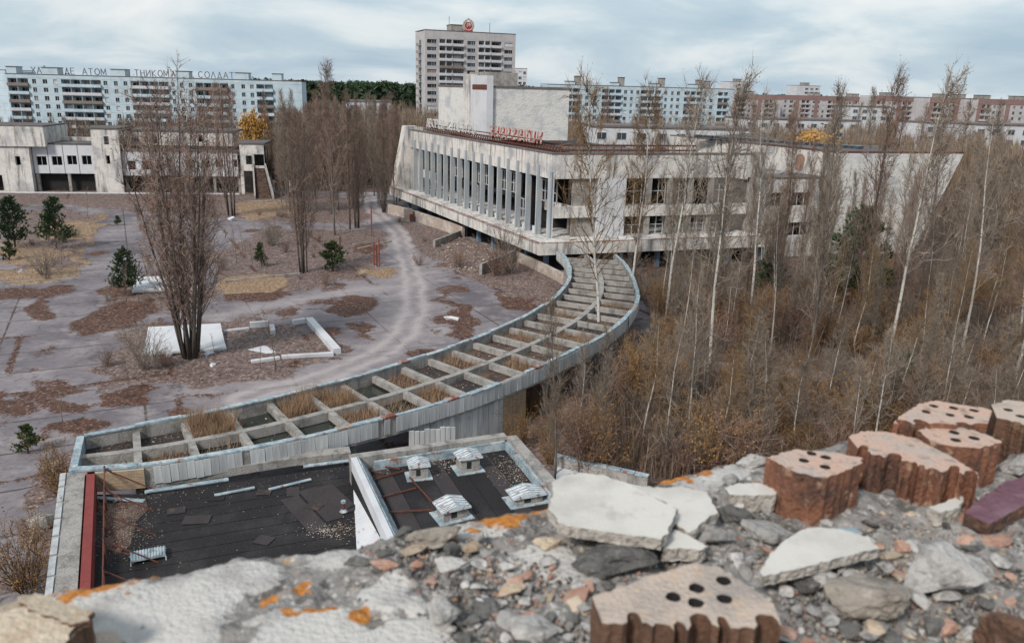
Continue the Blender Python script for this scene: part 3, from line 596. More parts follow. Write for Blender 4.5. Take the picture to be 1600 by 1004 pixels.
# ================================================================== PALACE
CO = Vector((5.05, 114.6, 0)); UA = Vector((-.443, .896, 0)); VB = Vector((.951, .309, 0))
F = lambda a, b, z: CO+UA*a+VB*b+Vector((0, 0, z))
def ab(p):
    x, y = p.x-CO.x, p.y-CO.y; det = UA.x*VB.y-VB.x*UA.y
    return ((x*VB.y-VB.x*y)/det, (UA.x*y-UA.y*x)/det)
pal = thing('palace_of_culture', 'derelict white concrete hall with tall vertical fins and a long terrace above blue columns', 'building', CO)
def pf(name, m, boxes, label=None, mats=None):
    s = MB()
    for b in boxes: s.fbox(F, *b)
    return s.build(name, M[m], pal, world=True, label=label)
LA, LB = 61.5, 33.0; ZT, ZF, ZRF = 4.4, 12.9, 16.4
pf('terrace_slab', 'plaster', [(-4.1, LA+3.5, -3.5, -.6, 2.75, ZT-.01), (-4.1, -.6, -.6, LB+1, 2.75, ZT-.012), (-.6, LA, -.6, LB, 3.6, ZT-.015)])
pf('terrace_edge', 'edgered', [(-3.9, LA+3.3, -3.42, -3.17, ZT-.005, ZT+.12)], 'flaking red metal strip along the terrace edge')
pf('terrace_edge', 'edgered', [(-4.02, -3.8, -3.1, LB+.8, ZT-.004, ZT+.11)])
pf('drain_groove', 'parapet_dark', [(-4.12, LA+3.4, -3.515, -3.505, ZT-.12, ZT-.02)])
c_ = MB(); c_.box(-.3, .3, -.3, .3, 0, 2.75); cm_ = c_.mesh('column', M['bluecol'])
az = math.atan2(UA.y, UA.x)
for k in range(11): inst(cm_, 'column', pal, F(-2.5+6*k, -1.6, 0)-CO, (0, 0, az))
for k in range(6): inst(cm_, 'column', pal, F(-2.6, 4+6*k, 0)-CO, (0, 0, az))
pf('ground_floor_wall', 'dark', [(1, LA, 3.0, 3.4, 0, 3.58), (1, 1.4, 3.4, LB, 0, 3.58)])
pf('fascia', 'plaster', [(0, LA-.02, 0, .45, ZF, ZRF)])
pf('fascia', 'plaster', [(0, .45, .46, LB, ZF, ZRF-.004)])
pf('coping', 'parapet_dark', [(-.12, LA, -.12, .5, ZRF+.003, ZRF+.2), (-.12, .5, .51, LB, ZRF+.003, ZRF+.197)])
pf('roof', 'flatroof', [(.46, LA, .46, LB, ZRF-1.9, ZRF-1.5)])
fin = MB(); fin.box(-.17, .17, -.42, -.06, 0, 10.2); fin.box(-.168, .168, -.055, .42, 0, ZF-ZT-.01)
finm = fin.mesh('fin', M['fin'])
fin2 = fin
ra = math.atan2(UA.y, UA.x)
for k in range(17):
    inst(finm, 'fin', pal, F(3.6+3.42*k, 0, ZT-.01)-CO, (0, 0, ra+math.pi))
for k in range(17):   # low sill blocks between the fins
    if k in (3, 9): continue
    pf('sill_block', 'panellight', [(3.9+3.42*k, 6.4+3.42*k, .5, .8, ZT, ZT+.75+.2*random.random())])
pf('mezzanine_band', 'plaster', [(.8, 11.0, 3.4, 3.8, 7.3, 8.9)]); pf('mezzanine_band', 'plaster', [(55, LA-.4, 1.5, 1.9, 7.0, 8.6)])
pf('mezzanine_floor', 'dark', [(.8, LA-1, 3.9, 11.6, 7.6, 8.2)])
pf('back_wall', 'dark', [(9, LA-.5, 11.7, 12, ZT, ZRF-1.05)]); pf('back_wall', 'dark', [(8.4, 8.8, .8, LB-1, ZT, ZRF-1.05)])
for k in range(7): pf('inner_column', 'concrete', [(4+8.5*k, 4.6+8.5*k, 5.2, 5.8, ZT, ZRF-1.05)])
for k in range(24):   # remains of the glazing behind the fins
    if random.random() < .45: continue
    a = 2+2.4*k; z = random.choice([ZT+.9, ZT+4.6]); s = MB(); s.fbox(F, a, a+2.2, 2.0, 2.06, z, z+3.2)
    g = MB()
    for zz in (z, z+1.5, z+3.1): g.fbox(F, a, a+2.3, 1.95, 2.1, zz, zz+.1)
    for aa in (a, a+1.15, a+2.25): g.fbox(F, aa, aa+.08, 1.94, 2.11, z, z+3.2)
    f_ = g.build('window_frame', M['wframe'], pal, world=True)
s = MB()   # leaning end buttress
P = lambda a, b, z: F(a, b, z)
s.hexa([P(LA+3.2, -3.4, ZT-.5), P(LA+.2, -3.4, ZT-.5), P(LA+.2, 1.5, ZT-.5), P(LA+3.2, 1.5, ZT-.5), P(LA+2.4, -.9, 17.2), P(LA, -.9, 17.2), P(LA, 1.5, 17.2), P(LA+2.4, 1.5, 17.2)])
s.build('leaning_buttress', M['plaster'], pal, world=True)
pf('end_wall', 'plaster', [(LA, LA+.5, 1.55, 30, 0, 17.0)]); pf('end_wall', 'plaster', [(LA-3.4, LA-.02, .46, .9, ZT, ZF)])
pf('corner_pillar', 'fin', [(-.25, .35, -.30, -.02, ZT, ZF+1.2)]); pf('corner_pillar', 'panellight', [(-.02, .5, .02, .5, ZT, ZF-.01)])
# right-hand facade
pf('pier', 'panellight', [(-.1, .5, 7.4, 11.8, 0, ZF-.01)], 'broad pale pier near the corner of the side front')
pf('infill_wall', 'concrete', [(.4, .7, 3.6, 7.38, ZT, ZF-.02)])
pf('side_mezzanine', 'plaster', [(-.2, .4, .55, 7.38, 7.3, 8.9)]); pf('side_mezzanine', 'plaster', [(-.2, .4, 11.82, LB-.4, 7.3, 8.9)])
for b in (15.4, 18.9, 22.4, 25.9, 29.4): pf('side_pier', 'concrete', [(.0, .55, b, b+.65, ZT, 7.29), (.0, .55, b, b+.65, 8.91, ZF-.01)])
for i, b in enumerate((12.2, 16.2, 19.7, 23.2, 26.7, 30.2)):
    for z0, z1 in ((ZT+.02, 7.28), (8.92, ZF-.03)):
        if random.random() < .3: continue
        g = MB(); w_ = 2.6
        for zz in (z0, (z0+z1)/2, z1-.1): g.fbox(F, .62, .72, b, b+w_, zz, zz+.1)
        for bb in (b, b+w_/2, b+w_-.1): g.fbox(F, .61, .73, bb, bb+.09, z0, z1)
        g.build('window_frame', M['wframe'], pal, world=True)
pf('end_pier', 'concrete', [(-.6, .8, LB+.02, LB+1.7, 0, ZRF+.35)])
pf('ground_pier', 'concrete', [(-1.0, .4, 8, 9.5, 0, 2.7), (-1.0, .4, 20, 22, 0, 2.7)])
# stage tower
k0 = aty(770, 137, 153); ka, kb = ab(k0); zt = k0.z
pf('stage_tower', 'plaster2', [(ka, ka+28, kb, kb+15.2, ZRF-.6, zt)]); pf('stage_tower_coping', 'parapet_dark', [(ka-.15, ka+28.1, kb-.15, kb+15.3, zt+.002, zt+.35)])
pf('chimney', 'panellight', [(ka-.6, ka+7, kb-1.4, kb-.16, ZRF-.6, zt+2.1)]); pf('chimney', 'plaster', [(ka+7.1, ka+10.5, kb-1.5, kb-.16, ZRF-.6, zt+2.4)], 'narrow pale shaft beside the chimney')
pf('chimney_louvre', 'rust', [(ka-.64, ka+6, kb-1.47, kb-1.42, zt-.4, zt+.5)], 'rusty red louvre near the top of the chimney')
pf('roof_cabin', 'concrete', [(ka+8, ka+16, kb+2, kb+8.5, zt+.36, zt+2.9)])
# hall and lower wing on the right
Q1, Q2, Q3 = at(1197, 226, 16.6), at(1318, 239, 16.6), at(1506, 240, 16.6)
hb1 = at(1050, 212, 16.6); Q3b = Q3+Vector((6, 30, 0))
s = MB(); s.prism([hb1, Q1, Q2, Q2+Vector((3, 40, 0)), hb1+Vector((30, 40, 0))], 0, 16.0); s.build('hall_block', M['flatroof'], pal, world=True)
def wallp(p, q, z0, z1, th, m, name, lean=0, label=None):
    d = (q-p); d.z = 0; d.normalize(); n = Vector((-d.y, d.x, 0))*th; s = MB()
    s.hexa([L3(p, z0), L3(q, z0)-d*lean, L3(q+n, z0)-d*lean, L3(p+n, z0), L3(p, z1), L3(q, z1), L3(q+n, z1), L3(p+n, z1)]); return s.build(name, M[m], pal, world=True, label=label)
wallp(hb1, Q1-Vector((.02, .02, 0)), 10, 16.6, -.5, 'plaster', 'hall_wall'); wallp(Q1, Q2, 0, 16.6, -.5, 'plaster', 'hall_wall')
wallp(Q2+Vector((.05, 0, 0)), Q3, 0, 16.6, .6, 'plaster2', 'side_wall', 7.0, 'great white side wall with a slanted outer edge')
wallp(Q2+Vector((.05, -.05, 0)), Q3-Vector((0, .05, 0)), 16.603, 16.85, .7, 'rust', 'wall_coping'); wallp(Q1-Vector((0, .05, 0)), Q2-Vector((0, .05, 0)), 16.602, 16.8, -.6, 'rust', 'wall_coping'); wallp(hb1, Q1-Vector((.1, .1, 0)), 16.602, 16.8, -.55, 'parapet_dark', 'wall_coping')
s = MB(); s.prism([Q2+Vector((.8, 1, 0)), Q3+Vector((-7.5, 1, 0)), Q3b-Vector((7.5, 0, 0)), Q2+Vector((3, 40, 0))], 0, 15.9); s.build('rear_block', M['flatroof'], pal, world=True)
e0, e1 = at(1085, 212, 17.2), at(1350, 231, 17.2); s = MB()
for k in range(7):
    a, b = e0.lerp(e1, k/7+.01), e0.lerp(e1, (k+.93)/7); s.bar(a+Vector((0, .5*math.sin(k), 0)), b, 1.2, .5)
s.build('roof_skylight', M['glass'], pal, world=True)
hp_ = onplane(1254, 252, Q1, (Q2-Q1).cross(Vector((0, 0, 1))).normalized()); s = MB(); dq = (Q2-Q1).normalized(); nq = Vector((dq.y, -dq.x, 0))
ol = [(-1.0, -1.3), (-.3, -1.6), (.7, -1.4), (1.0, -.6), (1.1, .6), (.5, 1.2), (-.4, 1.3), (-1.1, .7)]
c0 = hp_+nq*.53; pts = [c0+dq*x+Vector((0, 0, z)) for x, z in ol]
for i in range(len(pts)): s.tri(c0, pts[i], pts[(i+1) % len(pts)])
M['patchbrick'] = mat('bare_red_brick', (.32, .19, .14), .9, [(2, (1, 1, 4), (.22, .13, .10), .45, .6, .9)])
s.build('bare_patch', M['patchbrick'], pal, world=True, label='patch of bare brick where the plaster fell off the hall wall')
wing0, wing1 = F(.3, LB+1.72, 0), F(.3, LB+14.5, 0)
for z0, z1 in ((0, 3.4), (5.6, 8.2), (10.4, 12.6)): pf('wing_band', 'plaster', [(.3, .8, LB+1.75, LB+14, z0, z1)])
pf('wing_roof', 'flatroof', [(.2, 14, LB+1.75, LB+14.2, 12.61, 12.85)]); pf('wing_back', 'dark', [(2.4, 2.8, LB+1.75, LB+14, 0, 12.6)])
for b in (LB+1.8, LB+6.6, LB+12.2):
    pf('wing_pier', 'plaster', [(.32, .82, b, b+1.5, 3.41, 5.59)]); pf('wing_pier', 'plaster', [(.32, .82, b, b+1.5, 8.21, 10.39)])
for b in (LB+3.4, LB+8.2):
    for z in (3.41, 8.21):
        g = MB(); w_ = 3.1 if b < LB+5 else 3.9
        for zz in (z, z+2.08): g.fbox(F, .7, .78, b, b+w_, zz, zz+.09)
        for k in range(4): g.fbox(F, .69, .79, b+k*(w_-.08)/3, b+k*(w_-.08)/3+.08, z, z+2.17)
        g.build('window_frame', M['wframe'], pal, world=True)
s = MB()
for k in range(14):
    p = F(4+random.uniform(-2, 3), LB+4+k*.6, 13.0); s.bar(p, p+Vector((random.uniform(1, 4), random.uniform(-1, 1), random.uniform(0, .6))), .12, .06)
s.build('collapsed_boards', M['wframe'], pal, world=True)
# rusty sign frames along the roof edge
s = MB()
for z in (16.75, 17.3, 17.8): s.bar(F(1.5, 2.0, z), F(59, 2.0, z), .16)
for z in (16.8, 17.5): s.bar(F(1.5, 2.0, z), F(1.5, 24, z), .3, .26)
for k in range(60):
    a = 1.5+k*.97; s.bar(F(a, 2.0, 15.85), F(a, 2.0, 17.35), .07); s.bar(F(a, 2.0, 17.2), F(a+.97, 2.0, 15.9), .09); s.bar(F(a, 3.6, 15.2), F(a, 2.0, 17.3), .1); s.bar(F(a+.5, 4.2, 15.4), F(a+.5, 4.2, 17.0), .12)
for k in range(19): s.bar(F(1.5, 2+k*1.2, 15.85), F(1.5, 2+k*1.2, 17.3), .1)
s.build('roof_railing', M['rust'], pal, world=True, label='rusty lattice frame carrying the roof signs')
M['signred'] = mat('faded_red_letters', (.34, .06, .04), .7, [(.9, one, (.50, .42, .38), .46, .56, .9)], var=.1)
M['signwhite'] = mat('faded_white_letters', (.56, .54, .52), .7, [(1, one, (.26, .18, .15), .50, .60, .85)])
def sign(name, label, txt, a0, a1, b, z, h, m, slant, t, back=None):
    o = thing(name, label, 'roof sign', F(a0, b, z), math.atan2(-UA.y, -UA.x)); n = len(txt); L_ = a0-a1; st = L_/n
    for i, ch in enumerate(txt):
        if ch == ' ': continue
        l = letter_mb(ch, h, st*1.15, t, .14, slant).build('letter', M[m], o); l.location = (i*st+st*.1, 0, 0)
        r_ = MB(); r_.box(-.02, st*.6, .3, .42, -.2, .0) ; r_.build('letter_foot', M['rust'], l)
    return o
def a_on(px, py, b):
    n = UA.cross(Vector((0, 0, 1))).normalized(); p = onplane(px, py, F(0, b, 0), n); return ab(p)[0], p.z
aE0, zE0 = a_on(764, 214, 1.6); aE1, zE1 = a_on(849, 221, 1.6); _, zE2 = a_on(849, 205, 1.6)
print('sign', aE0, zE0, aE1, zE1, zE2)
sign('roof_sign', 'slanted red and white letters of the palace name on the roof edge near the corner', 'Энергетик', aE0, aE1, 1.6, (zE0+zE1)/2, zE2-zE1, 'signred', .12, .30)
aD0, zD0 = a_on(666, 196, 1.6); aD1, zD1 = a_on(744, 205, 1.6)
print('sign2', aD0, zD0, aD1, zD1)
sign('roof_sign', 'long row of faded white letters at the far end of the palace roof', 'ДВОРЕЦ КУЛЬТУРЫ', aD0, aD1, 1.6, 17.4, 1.5, 'signwhite', 0, .26)
# ---- low walls and ramp in front of the palace
def lowwall(name, label, pts, h, th, m='concrete', cat='wall'):
    s = MB()
    for (p, q) in zip(pts, pts[1:]): wall_between(s, at(*p), at(*q), th, -.05, h, 1)
    return tag(s.build(name, M[m]), label, cat)
M['oldwall'] = mat('crumbling_plaster_wall', (.36, .29, .25), .95, [(.5, one, (.50, .45, .40), .48, .6, .9), (2, one, (.16, .11, .09), .56, .68, .8)], .5, 6)
lowwall('retaining_wall', 'crumbling low wall along the foot of the far end of the palace', [(606, 334), (640, 343), (680, 357), (722, 372)], 2.0, .5, 'oldwall')
lowwall('ramp_wall', 'short sloping concrete wall beside the white rubble', [(680, 388), (722, 371)], 1.3, .4)
lowwall('ramp_wall', 'concrete wall by the pit just left of the palace corner', [(753, 431), (806, 408)], 1.7, .4)
lowwall('retaining_wall', 'stained wall below the palace corner column', [(806, 408), (850, 430), (880, 446)], 1.5, .5, 'oldwall')
b = thing('gate_post', 'squat plastered post with a rusty box at the end of the retaining wall', 'post', at(638, 346), .4)
s = MB(); s.box(-.7, .7, -.6, .6, 0, 2.4); s.build('post', M['oldwall'], b); s = MB(); s.box(.1, .9, -.9, -.61, .2, 1.5); s.build('rusty_box', M['rust'], b)
# ================================================================== GENERIC BLOCK OF FLATS
def frame(G0, G1):
    d = (G1-G0); d.z = 0; W_ = d.length; return math.atan2(d.y, d.x), W_
wincache = {}; panec = {}
M['boards'] = mat('weathered_boards', (.24, .19, .16), .9, [(2, (6, 1, 1), (.14, .10, .09), .45, .65, .8)])
def pane_of(pm, rnd):
    k = rnd.choice(['', '', '', 'dark', 'dark', 'panellight', 'boards'] if rnd.random() < .6 else ['', 'dark'])  # the dark choice paints in the shade of an unglazed window
    if not k: return pm
    if (pm.name, k) not in panec: c = pm.copy(); c.materials.clear(); c.materials.append(M[k]); panec[(pm.name, k)] = c
    return panec[(pm.name, k)]
def window_mesh(w, h, kind, m='glass'):
    k = (round(w, 2), round(h, 2), kind)
    if k not in wincache:
        b = MB(); t = .09
        for x in [-w/2, w/2-t]+([-t/2] if kind > 0 else [])+([w/4-t/2] if kind > 1 else []): b.box(x, x+t, -.05, .05, t, h-t)
        b.box(-w/2, w/2, -.05, .05, 0, t-.001); b.box(-w/2, w/2, -.05, .05, h-t+.001, h)
        wincache[k] = b.mesh('window_frame', M['wframe'])
        p = MB(); p.box(-w/2+.02, w/2-.02, .0, .02, .02, h-.02)
        wincache[k+('p',)] = p.mesh('pane', M['glass'])
    return wincache[k], wincache[k+('p',)]
def flats(label, G0, G1, dep, ztop, fl, nf, bays, wall, name='apartment_block', roofh=1.2, z_first=None, balm=None, roofbits=(), endwin=0, open_=.45, band=False):
    """bays: list of (x0, x1, kind) along the front in metres; kind w=window, W=wide window, b=balcony loggia"""
    rz, W_ = frame(G0, G1); t = thing(name, label, 'building', L3(G0, 0), rz); rnd = random.Random(hash(label) % 999 if False else len(label))
    topf = ztop-roofh; s = MB(); s.box(0, W_, 1.6, dep, 0, topf); s.box(0, W_, 0, 1.59, topf+.003, ztop-.1); s.box(0, W_, 1.6, dep, topf+.003, ztop-.35)
    bays = sorted(bays); levels = [topf-fl*(k+1) for k in range(nf)]
    zb = levels[-1]; s.box(0, W_, 0, 1.59, 0, zb-.003)
    for z in levels:
        edges = 0
        for (x0, x1, k) in bays:
            if x0-edges > .02: s.box(edges, x0, 0, 1.59, z, z+fl-.04)
            if k == 'b': s.box(x0, x1, 0, 1.59, z-.0, z+.16); s.box(x0, x1, 1.3, 1.59, z+.161, z+.9); s.box(x0, x1, 0.02, 1.59, z+fl-.25, z+fl-.041)
            else: s.box(x0, x1, 0, 1.59, z, z+.85); s.box(x0, x1, 0, 1.59, z+2.35, z+fl-.04)
            edges = x1
        if W_-edges > .02: s.box(edges, W_, 0, 1.59, z, z+fl-.04)
    s.build('wall', M[wall], t)
    s = MB()
    for z in levels: s.box(.05, W_-.05, .03, 1.55, z-.04, z)
    s.build('panel_joint', M['parapet_dark'], t)
    s = MB(); s.box(-.1, W_+.1, -.12, dep+.1, ztop-.098, ztop+.12); s.build('roof_edge', M['parapet_dark' if not band else wall], t)
    for z in levels:
        for (x0, x1, k) in bays:
            w = x1-x0
            if k == 'b':
                n = max(1, round(w/3.1)); u = w/n
                for i in range(n):
                    fm, pm = window_mesh(u*.72, 2.1, 2); f = inst(fm, 'window', t, (x0+u*(i+.5), 1.25, z+.18)); inst(pane_of(pm, rnd), 'pane', f)
                q = MB(); q.box(x0-.05, x1+.05, -.75, -.003, z-.02, z+.12); q.box(x0-.05, x1+.05, -.8, -.7, z+.123, z+1.05); q.box(x0-.05, x0+.03, -.69, -.003, z+.123, z+1.05); q.box(x1-.03, x1+.05, -.69, -.003, z+.123, z+1.05)
                bo = q.build('balcony', M[rnd.choice([balm or wall]*5+['panellight', 'boards'])], t)
                if n > 1:
                    q = MB()
                    for i in range(1, n): q.box(x0+u*i-.06, x0+u*i+.06, -.69, 1.2, z+.165, z+fl-.26)
                    q.build('divider', M[balm or wall], bo)
            else:
                fm, pm = window_mesh(w, 1.5, 1 if k == 'w' else 2); f = inst(fm, 'window', t, ((x0+x1)/2, .25, z+.85)); inst(pane_of(pm, rnd), 'pane', f)
                if rnd.random() > open_: inst(wincache_sill(w), 'sill', f, (0, -.28, -.03))
    for (x, y, w, d, h, m) in roofbits:
        q = MB(); q.box(x, x+w, y, y+d, ztop-.3, ztop+h); r_ = q.build('roof_house', M[m], t); q = MB(); q.box(x-.2, x+w+.2, y-.2, y+d+.2, ztop+h+.003, ztop+h+.2); q.build('roof_slab', M['parapet_dark'], r_)
    return t, W_
silc = {}
def wincache_sill(w):
    k = round(w, 2)
    if k not in silc: b = MB(); b.box(-w/2-.08, w/2+.08, -.08, .03, 0, .06); silc[k] = b.mesh('sill', M['panellight'])
    return silc[k]
# ---- white block with the slogan
Ga, Gb = aty(8, 116, 285), aty(471, 126, 298)
rz, W_ = frame(Ga, Gb); sc_ = W_/463
px = lambda p: (p-8)*sc_
bl = []
for (x0, x1, k) in [(10, 41, 'b'), (47, 53, 'w'), (63, 70, 'w'), (79, 85, 'w'), (91, 152, 'b'), (156, 162, 'w'), (172, 178, 'w'), (187, 193, 'w'), (198, 257, 'b'), (262, 267, 'w'), (275, 281, 'w'), (289, 295, 'w'), (300, 352, 'b'), (357, 362, 'w'), (373, 379, 'w'), (387, 393, 'w'), (397, 424, 'b')]: bl.append((px(x0), px(x1), k))
zt1 = (Ga.z+Gb.z)/2
rb = [(px(x0), 4, px(x1)-px(x0), 5, 2.3, 'panelblue') for x0, x1 in ((2, 17), (56, 80), (163, 185), (265, 286), (361, 382), (421, 436))]
slog, _ = flats('long white block of flats on the left with a slogan in letters along its roof', Ga, Gb, 13, zt1, 2.78, 8, bl, 'panelblue', roofbits=rb)
so = thing('roof_slogan', 'thin grey letters of a slogan standing along the roof of the long white block', 'roof sign', L3(Ga, zt1+.35), rz, None)
M['slogan'] = mat('grey_letter_frame', (.16, .16, .17), .7)
for word, x0, x1 in (('ХАЙ', 28, 55), ('БУДЕ', 61, 99), ('АТОМ', 108, 147), ('РОБІТНИКОМ', 154, 247), ('А', 251, 258), ('НЕ', 264, 282), ('СОЛДАТОМ', 294, 376)):
    n = len(word); st = (px(x1)-px(x0))/n
    for i, ch in enumerate(word):
        l = letter_mb(ch, 2.1, st*1.0, .26, .2).build('letter', M['slogan'], so); l.location = (px(x0)+i*st+st*.08, 9.9, 0)
s = MB(); s.box(px(26), px(378), 10.05, 10.15, -.3, -.2)
for k in range(60): s.box(px(26)+k*(px(378)-px(26))/60, px(26)+k*(px(378)-px(26))/60+.1, 10.03, 10.17, -.5, -.199)
s.build('letter_rail', M['rust'], so)
# neighbour at the far left
flats('end of another pale block at the left edge behind the slogan block', aty(-70, 112, 330), aty(9, 117, 318), 12, 27.3, 2.8, 8, [(x, x+1.5, 'w') for x in (2, 6, 10, 14, 17.5)], 'panelblue')
# ---- tower with the emblem
Ta, Tb = aty(664, 46.5, 332), aty(806, 53.5, 346)
rz, W_ = frame(Ta, Tb); px = lambda p: (p-664)*W_/142
bays = [(px(a), px(b), k) for a, b, k in [(667, 681.5, 'W'), (686, 705, 'b'), (706.5, 723.5, 'b'), (729, 742, 'W'), (747, 765, 'b'), (767, 783, 'b'), (788, 801.5, 'W')]]
tw, TW = flats('tall grey sixteen storey tower with an emblem on its roof', Ta, Tb, 15, (Ta.z+Tb.z)/2, 2.82, 14, bays, 'panelgrey', name='residential_tower', balm='panellight', roofh=3.0, roofbits=[(px(708), 4, px(742)-px(708), 6, 2.6, 'concrete')])
for k in range(13):
    z = (Ta.z+Tb.z)/2-3-2.82*(k+1); q = MB(); q.box(-1.3, -.003, 5.5, 9.5, z, z+.12); q.box(-1.3, -1.2, 5.5, 9.5, z+.123, z+1.05); q.build('balcony', M['concrete'], tw)
    q = MB(); q.box(-.012, -.002, 6.0, 9.0, z+.3, z+2.3); q.build('window', M['glass'], tw)
em = thing('emblem', 'round red emblem with a pale wreath and ribbons on top of the tall tower', 'emblem', Matrix.Rotation(rz, 3, 'Z') @ Vector((px(734), 3.0, 0))+L3(Ta, (Ta.z+Tb.z)/2+2.5), rz)
M['emred'] = mat('emblem_red', (.34, .04, .05), .5); M['emwheat'] = mat('emblem_wheat', (.60, .50, .42), .6); M['emwhite'] = mat('emblem_white', (.65, .6, .6), .5)
s = MB(); s.tube([(0, 0, 0), (0, .25, 0)], [1.45, 1.45], 24); s.build('shield', M['emred'], em)
for sg in (-1, 1):
    s = MB()
    for k in range(13):
        t_ = math.radians(-80+k*12.5); c = Vector((sg*math.cos(t_)*2.0, -.05, math.sin(t_)*2.0)); d = Vector((sg*math.cos(t_+.9), 0, math.sin(t_+.9))); s.bar(c-d*.5, c+d*.6, .3, .62)
    s.build('wreath', M['emwheat'], em)
s = MB()
for x in (-1.4, -.7, 0, .7, 1.4): s.bar((x-.35, -.12, -2.0-.12*(1-abs(x))), (x+.35, -.12, -1.75-.3*(1-abs(x))), .3, .45)
s.build('ribbon', M['emred'], em)
s = MB(); pts = arc(.05, .25, .7, .7, -60, 200, 12)
for a, b in zip(pts, pts[1:]): s.bar((a[0], -.1, a[1]), (b[0], -.1, b[1]), .16, .2)
s.bar((-.7, -.1, -.55), (.45, -.1, .6), .16, .2); s.bar((.15, -.1, .75), (.65, -.1, .3), .18, .25); s.build('sickle_and_hammer', M['emwhite'], em)
s = MB()
for k in range(5):
    t_ = math.pi/2+k*2*math.pi/5; s.tri((0, -.12, 2.4), (math.cos(t_)*.6, -.1, 2.4+math.sin(t_)*.6), (math.cos(t_+.63)*.24, -.1, 2.4+math.sin(t_+.63)*.24)); s.tri((0, -.12, 2.4), (math.cos(t_-.63)*.24, -.1, 2.4+math.sin(t_-.63)*.24), (math.cos(t_)*.6, -.1, 2.4+math.sin(t_)*.6))
s.build('star', M['emred'], em)
s = MB()
for x, h in ((px(714), 6), (px(795), 5), (px(720), 3)): s.bar(Ta+(Tb-Ta).normalized()*x+Vector((0, 4, 0)), Ta+(Tb-Ta).normalized()*x+Vector((0, 4, h)), .15)
s.build('antenna', M['rust'], tw, world=True)
# ---- small tower behind, right block, far blocks
flats('small pale tower far behind the right shoulder of the tall tower', aty(798, 107, 470), aty(824, 108, 470), 14, aty(810, 107, 470).z, 2.8, 9, [(1.2, 3.2, 'W'), (4.5, 6.4, 'W'), (7.2, 8.8, 'W')], 'panellight', name='residential_tower')
Ra, Rb = aty(857, 131, 352), aty(1147, 140, 372); rz, W_ = frame(Ra, Rb); px = lambda p: (p-857)*W_/290
rb_b = [(px(a), px(b), k) for a, b, k in [(881, 905, 'b'), (913, 918, 'w'), (926, 931, 'w'), (938, 968, 'b'), (972, 977, 'w'), (982, 986, 'w'), (991, 996, 'w'), (998, 1030, 'b'), (1036, 1040, 'w'), (1046, 1050, 'w'), (1055, 1060, 'w'), (1067, 1095, 'b'), (1099, 1103, 'w'), (1109, 1114, 'w'), (1122, 1138, 'b')]]
rbits = [(px(a), 5, px(b)-px(a), 4, h, m) for a, b, h, m in [(890, 902, 1.4, 'panelblue'), (904, 911, 3.6, 'concrete'), (960, 970, 1.4, 'panelblue'), (972, 978, 3.6, 'concrete'), (1023, 1034, 1.4, 'panelblue'), (1036, 1042, 3.8, 'concrete'), (1085, 1096, 1.6, 'panelblue'), (1097, 1103, 3.5, 'concrete'), (1111, 1116, 3.2, 'concrete')]]
flats('long pale blue block of flats right of the tower with brick chimneys on its roof', Ra, Rb, 13, (Ra.z+Rb.z)/2, 2.8, 7, rb_b, 'panelblue', roofbits=rbits)
for (x0, y0, x1, y1, lab) in [(1141, 127, 1175, 129, 'far white tower with blue window bands above the end of the pale blue block'), (1246, 133, 1282, 135, 'farthest small white tower alone on the skyline at right')]:
    a, b = aty(x0, y0, 640), aty(x1, y1, 646); w = (b-a).length
    flats(lab, a, b, 14, (a.z+b.z)/2, 2.9, 8, [(w*.36, w*.5, 'W'), (w*.58, w*.72, 'W'), (w*.80, w*.93, 'W')], 'panellight', name='residential_tower', roofbits=[(w*.4, 4, w*.25, 5, 2, 'concrete')])
def redblock(x0, y0, x1, y1, Y0, Y1, lab, bits=()):
    a, b = aty(x0, y0, Y0), aty(x1, y1, Y1); w = (b-a).length; bays = []; x = 2.0; k = 0; rnd = random.Random(int(x0))
    while x < w-6:
        kind = 'bwWw'[k % 4] if rnd.random() < .85 else 'w'; ww = {'b': 5.8, 'w': 1.6, 'W': 2.4}[kind]; bays.append((x, x+ww, kind)); x += ww+rnd.uniform(1.2, 3.0); k += 1
    t, _ = flats(lab, a, b, 13, (a.z+b.z)/2, 2.85, 5, bays, 'panelgrey', roofh=2.6, roofbits=[(w*q, 4, 6, 5, 1.9, 'concrete') for q in bits])
    s = MB(); s.box(-.06, w+.06, -.14, -.02, (a.z+b.z)/2-2.6, (a.z+b.z)/2-.11)
    n = max(2, int(w/14))
    for i in range(n): s.box(w*i/n, w*i/n+2.6, -.055, -.012, 8, (a.z+b.z)/2-2.61)
    s.build('brick_facing', M['redbrick'], t, label='red brick attic band and pilasters')
redblock(1148, 147, 1222, 150, 500, 510, 'red topped block just right of the pale blue block', (.3,))
redblock(1214, 149, 1362, 152, 520, 540, 'red topped block left of centre in the far row, below the lone white tower', (.4, .82))
redblock(1366, 150, 1478, 153, 470, 480, 'middle red topped block of the far row with one newly whitened upper floor', (.2,))
redblock(1454, 153, 1533, 154, 440, 446, 'red topped block right of the middle in the far row', (.25, .6))
redblock(1530, 153, 1660, 160, 430, 440, 'red topped block at the right edge of the far row', (.08, .5))
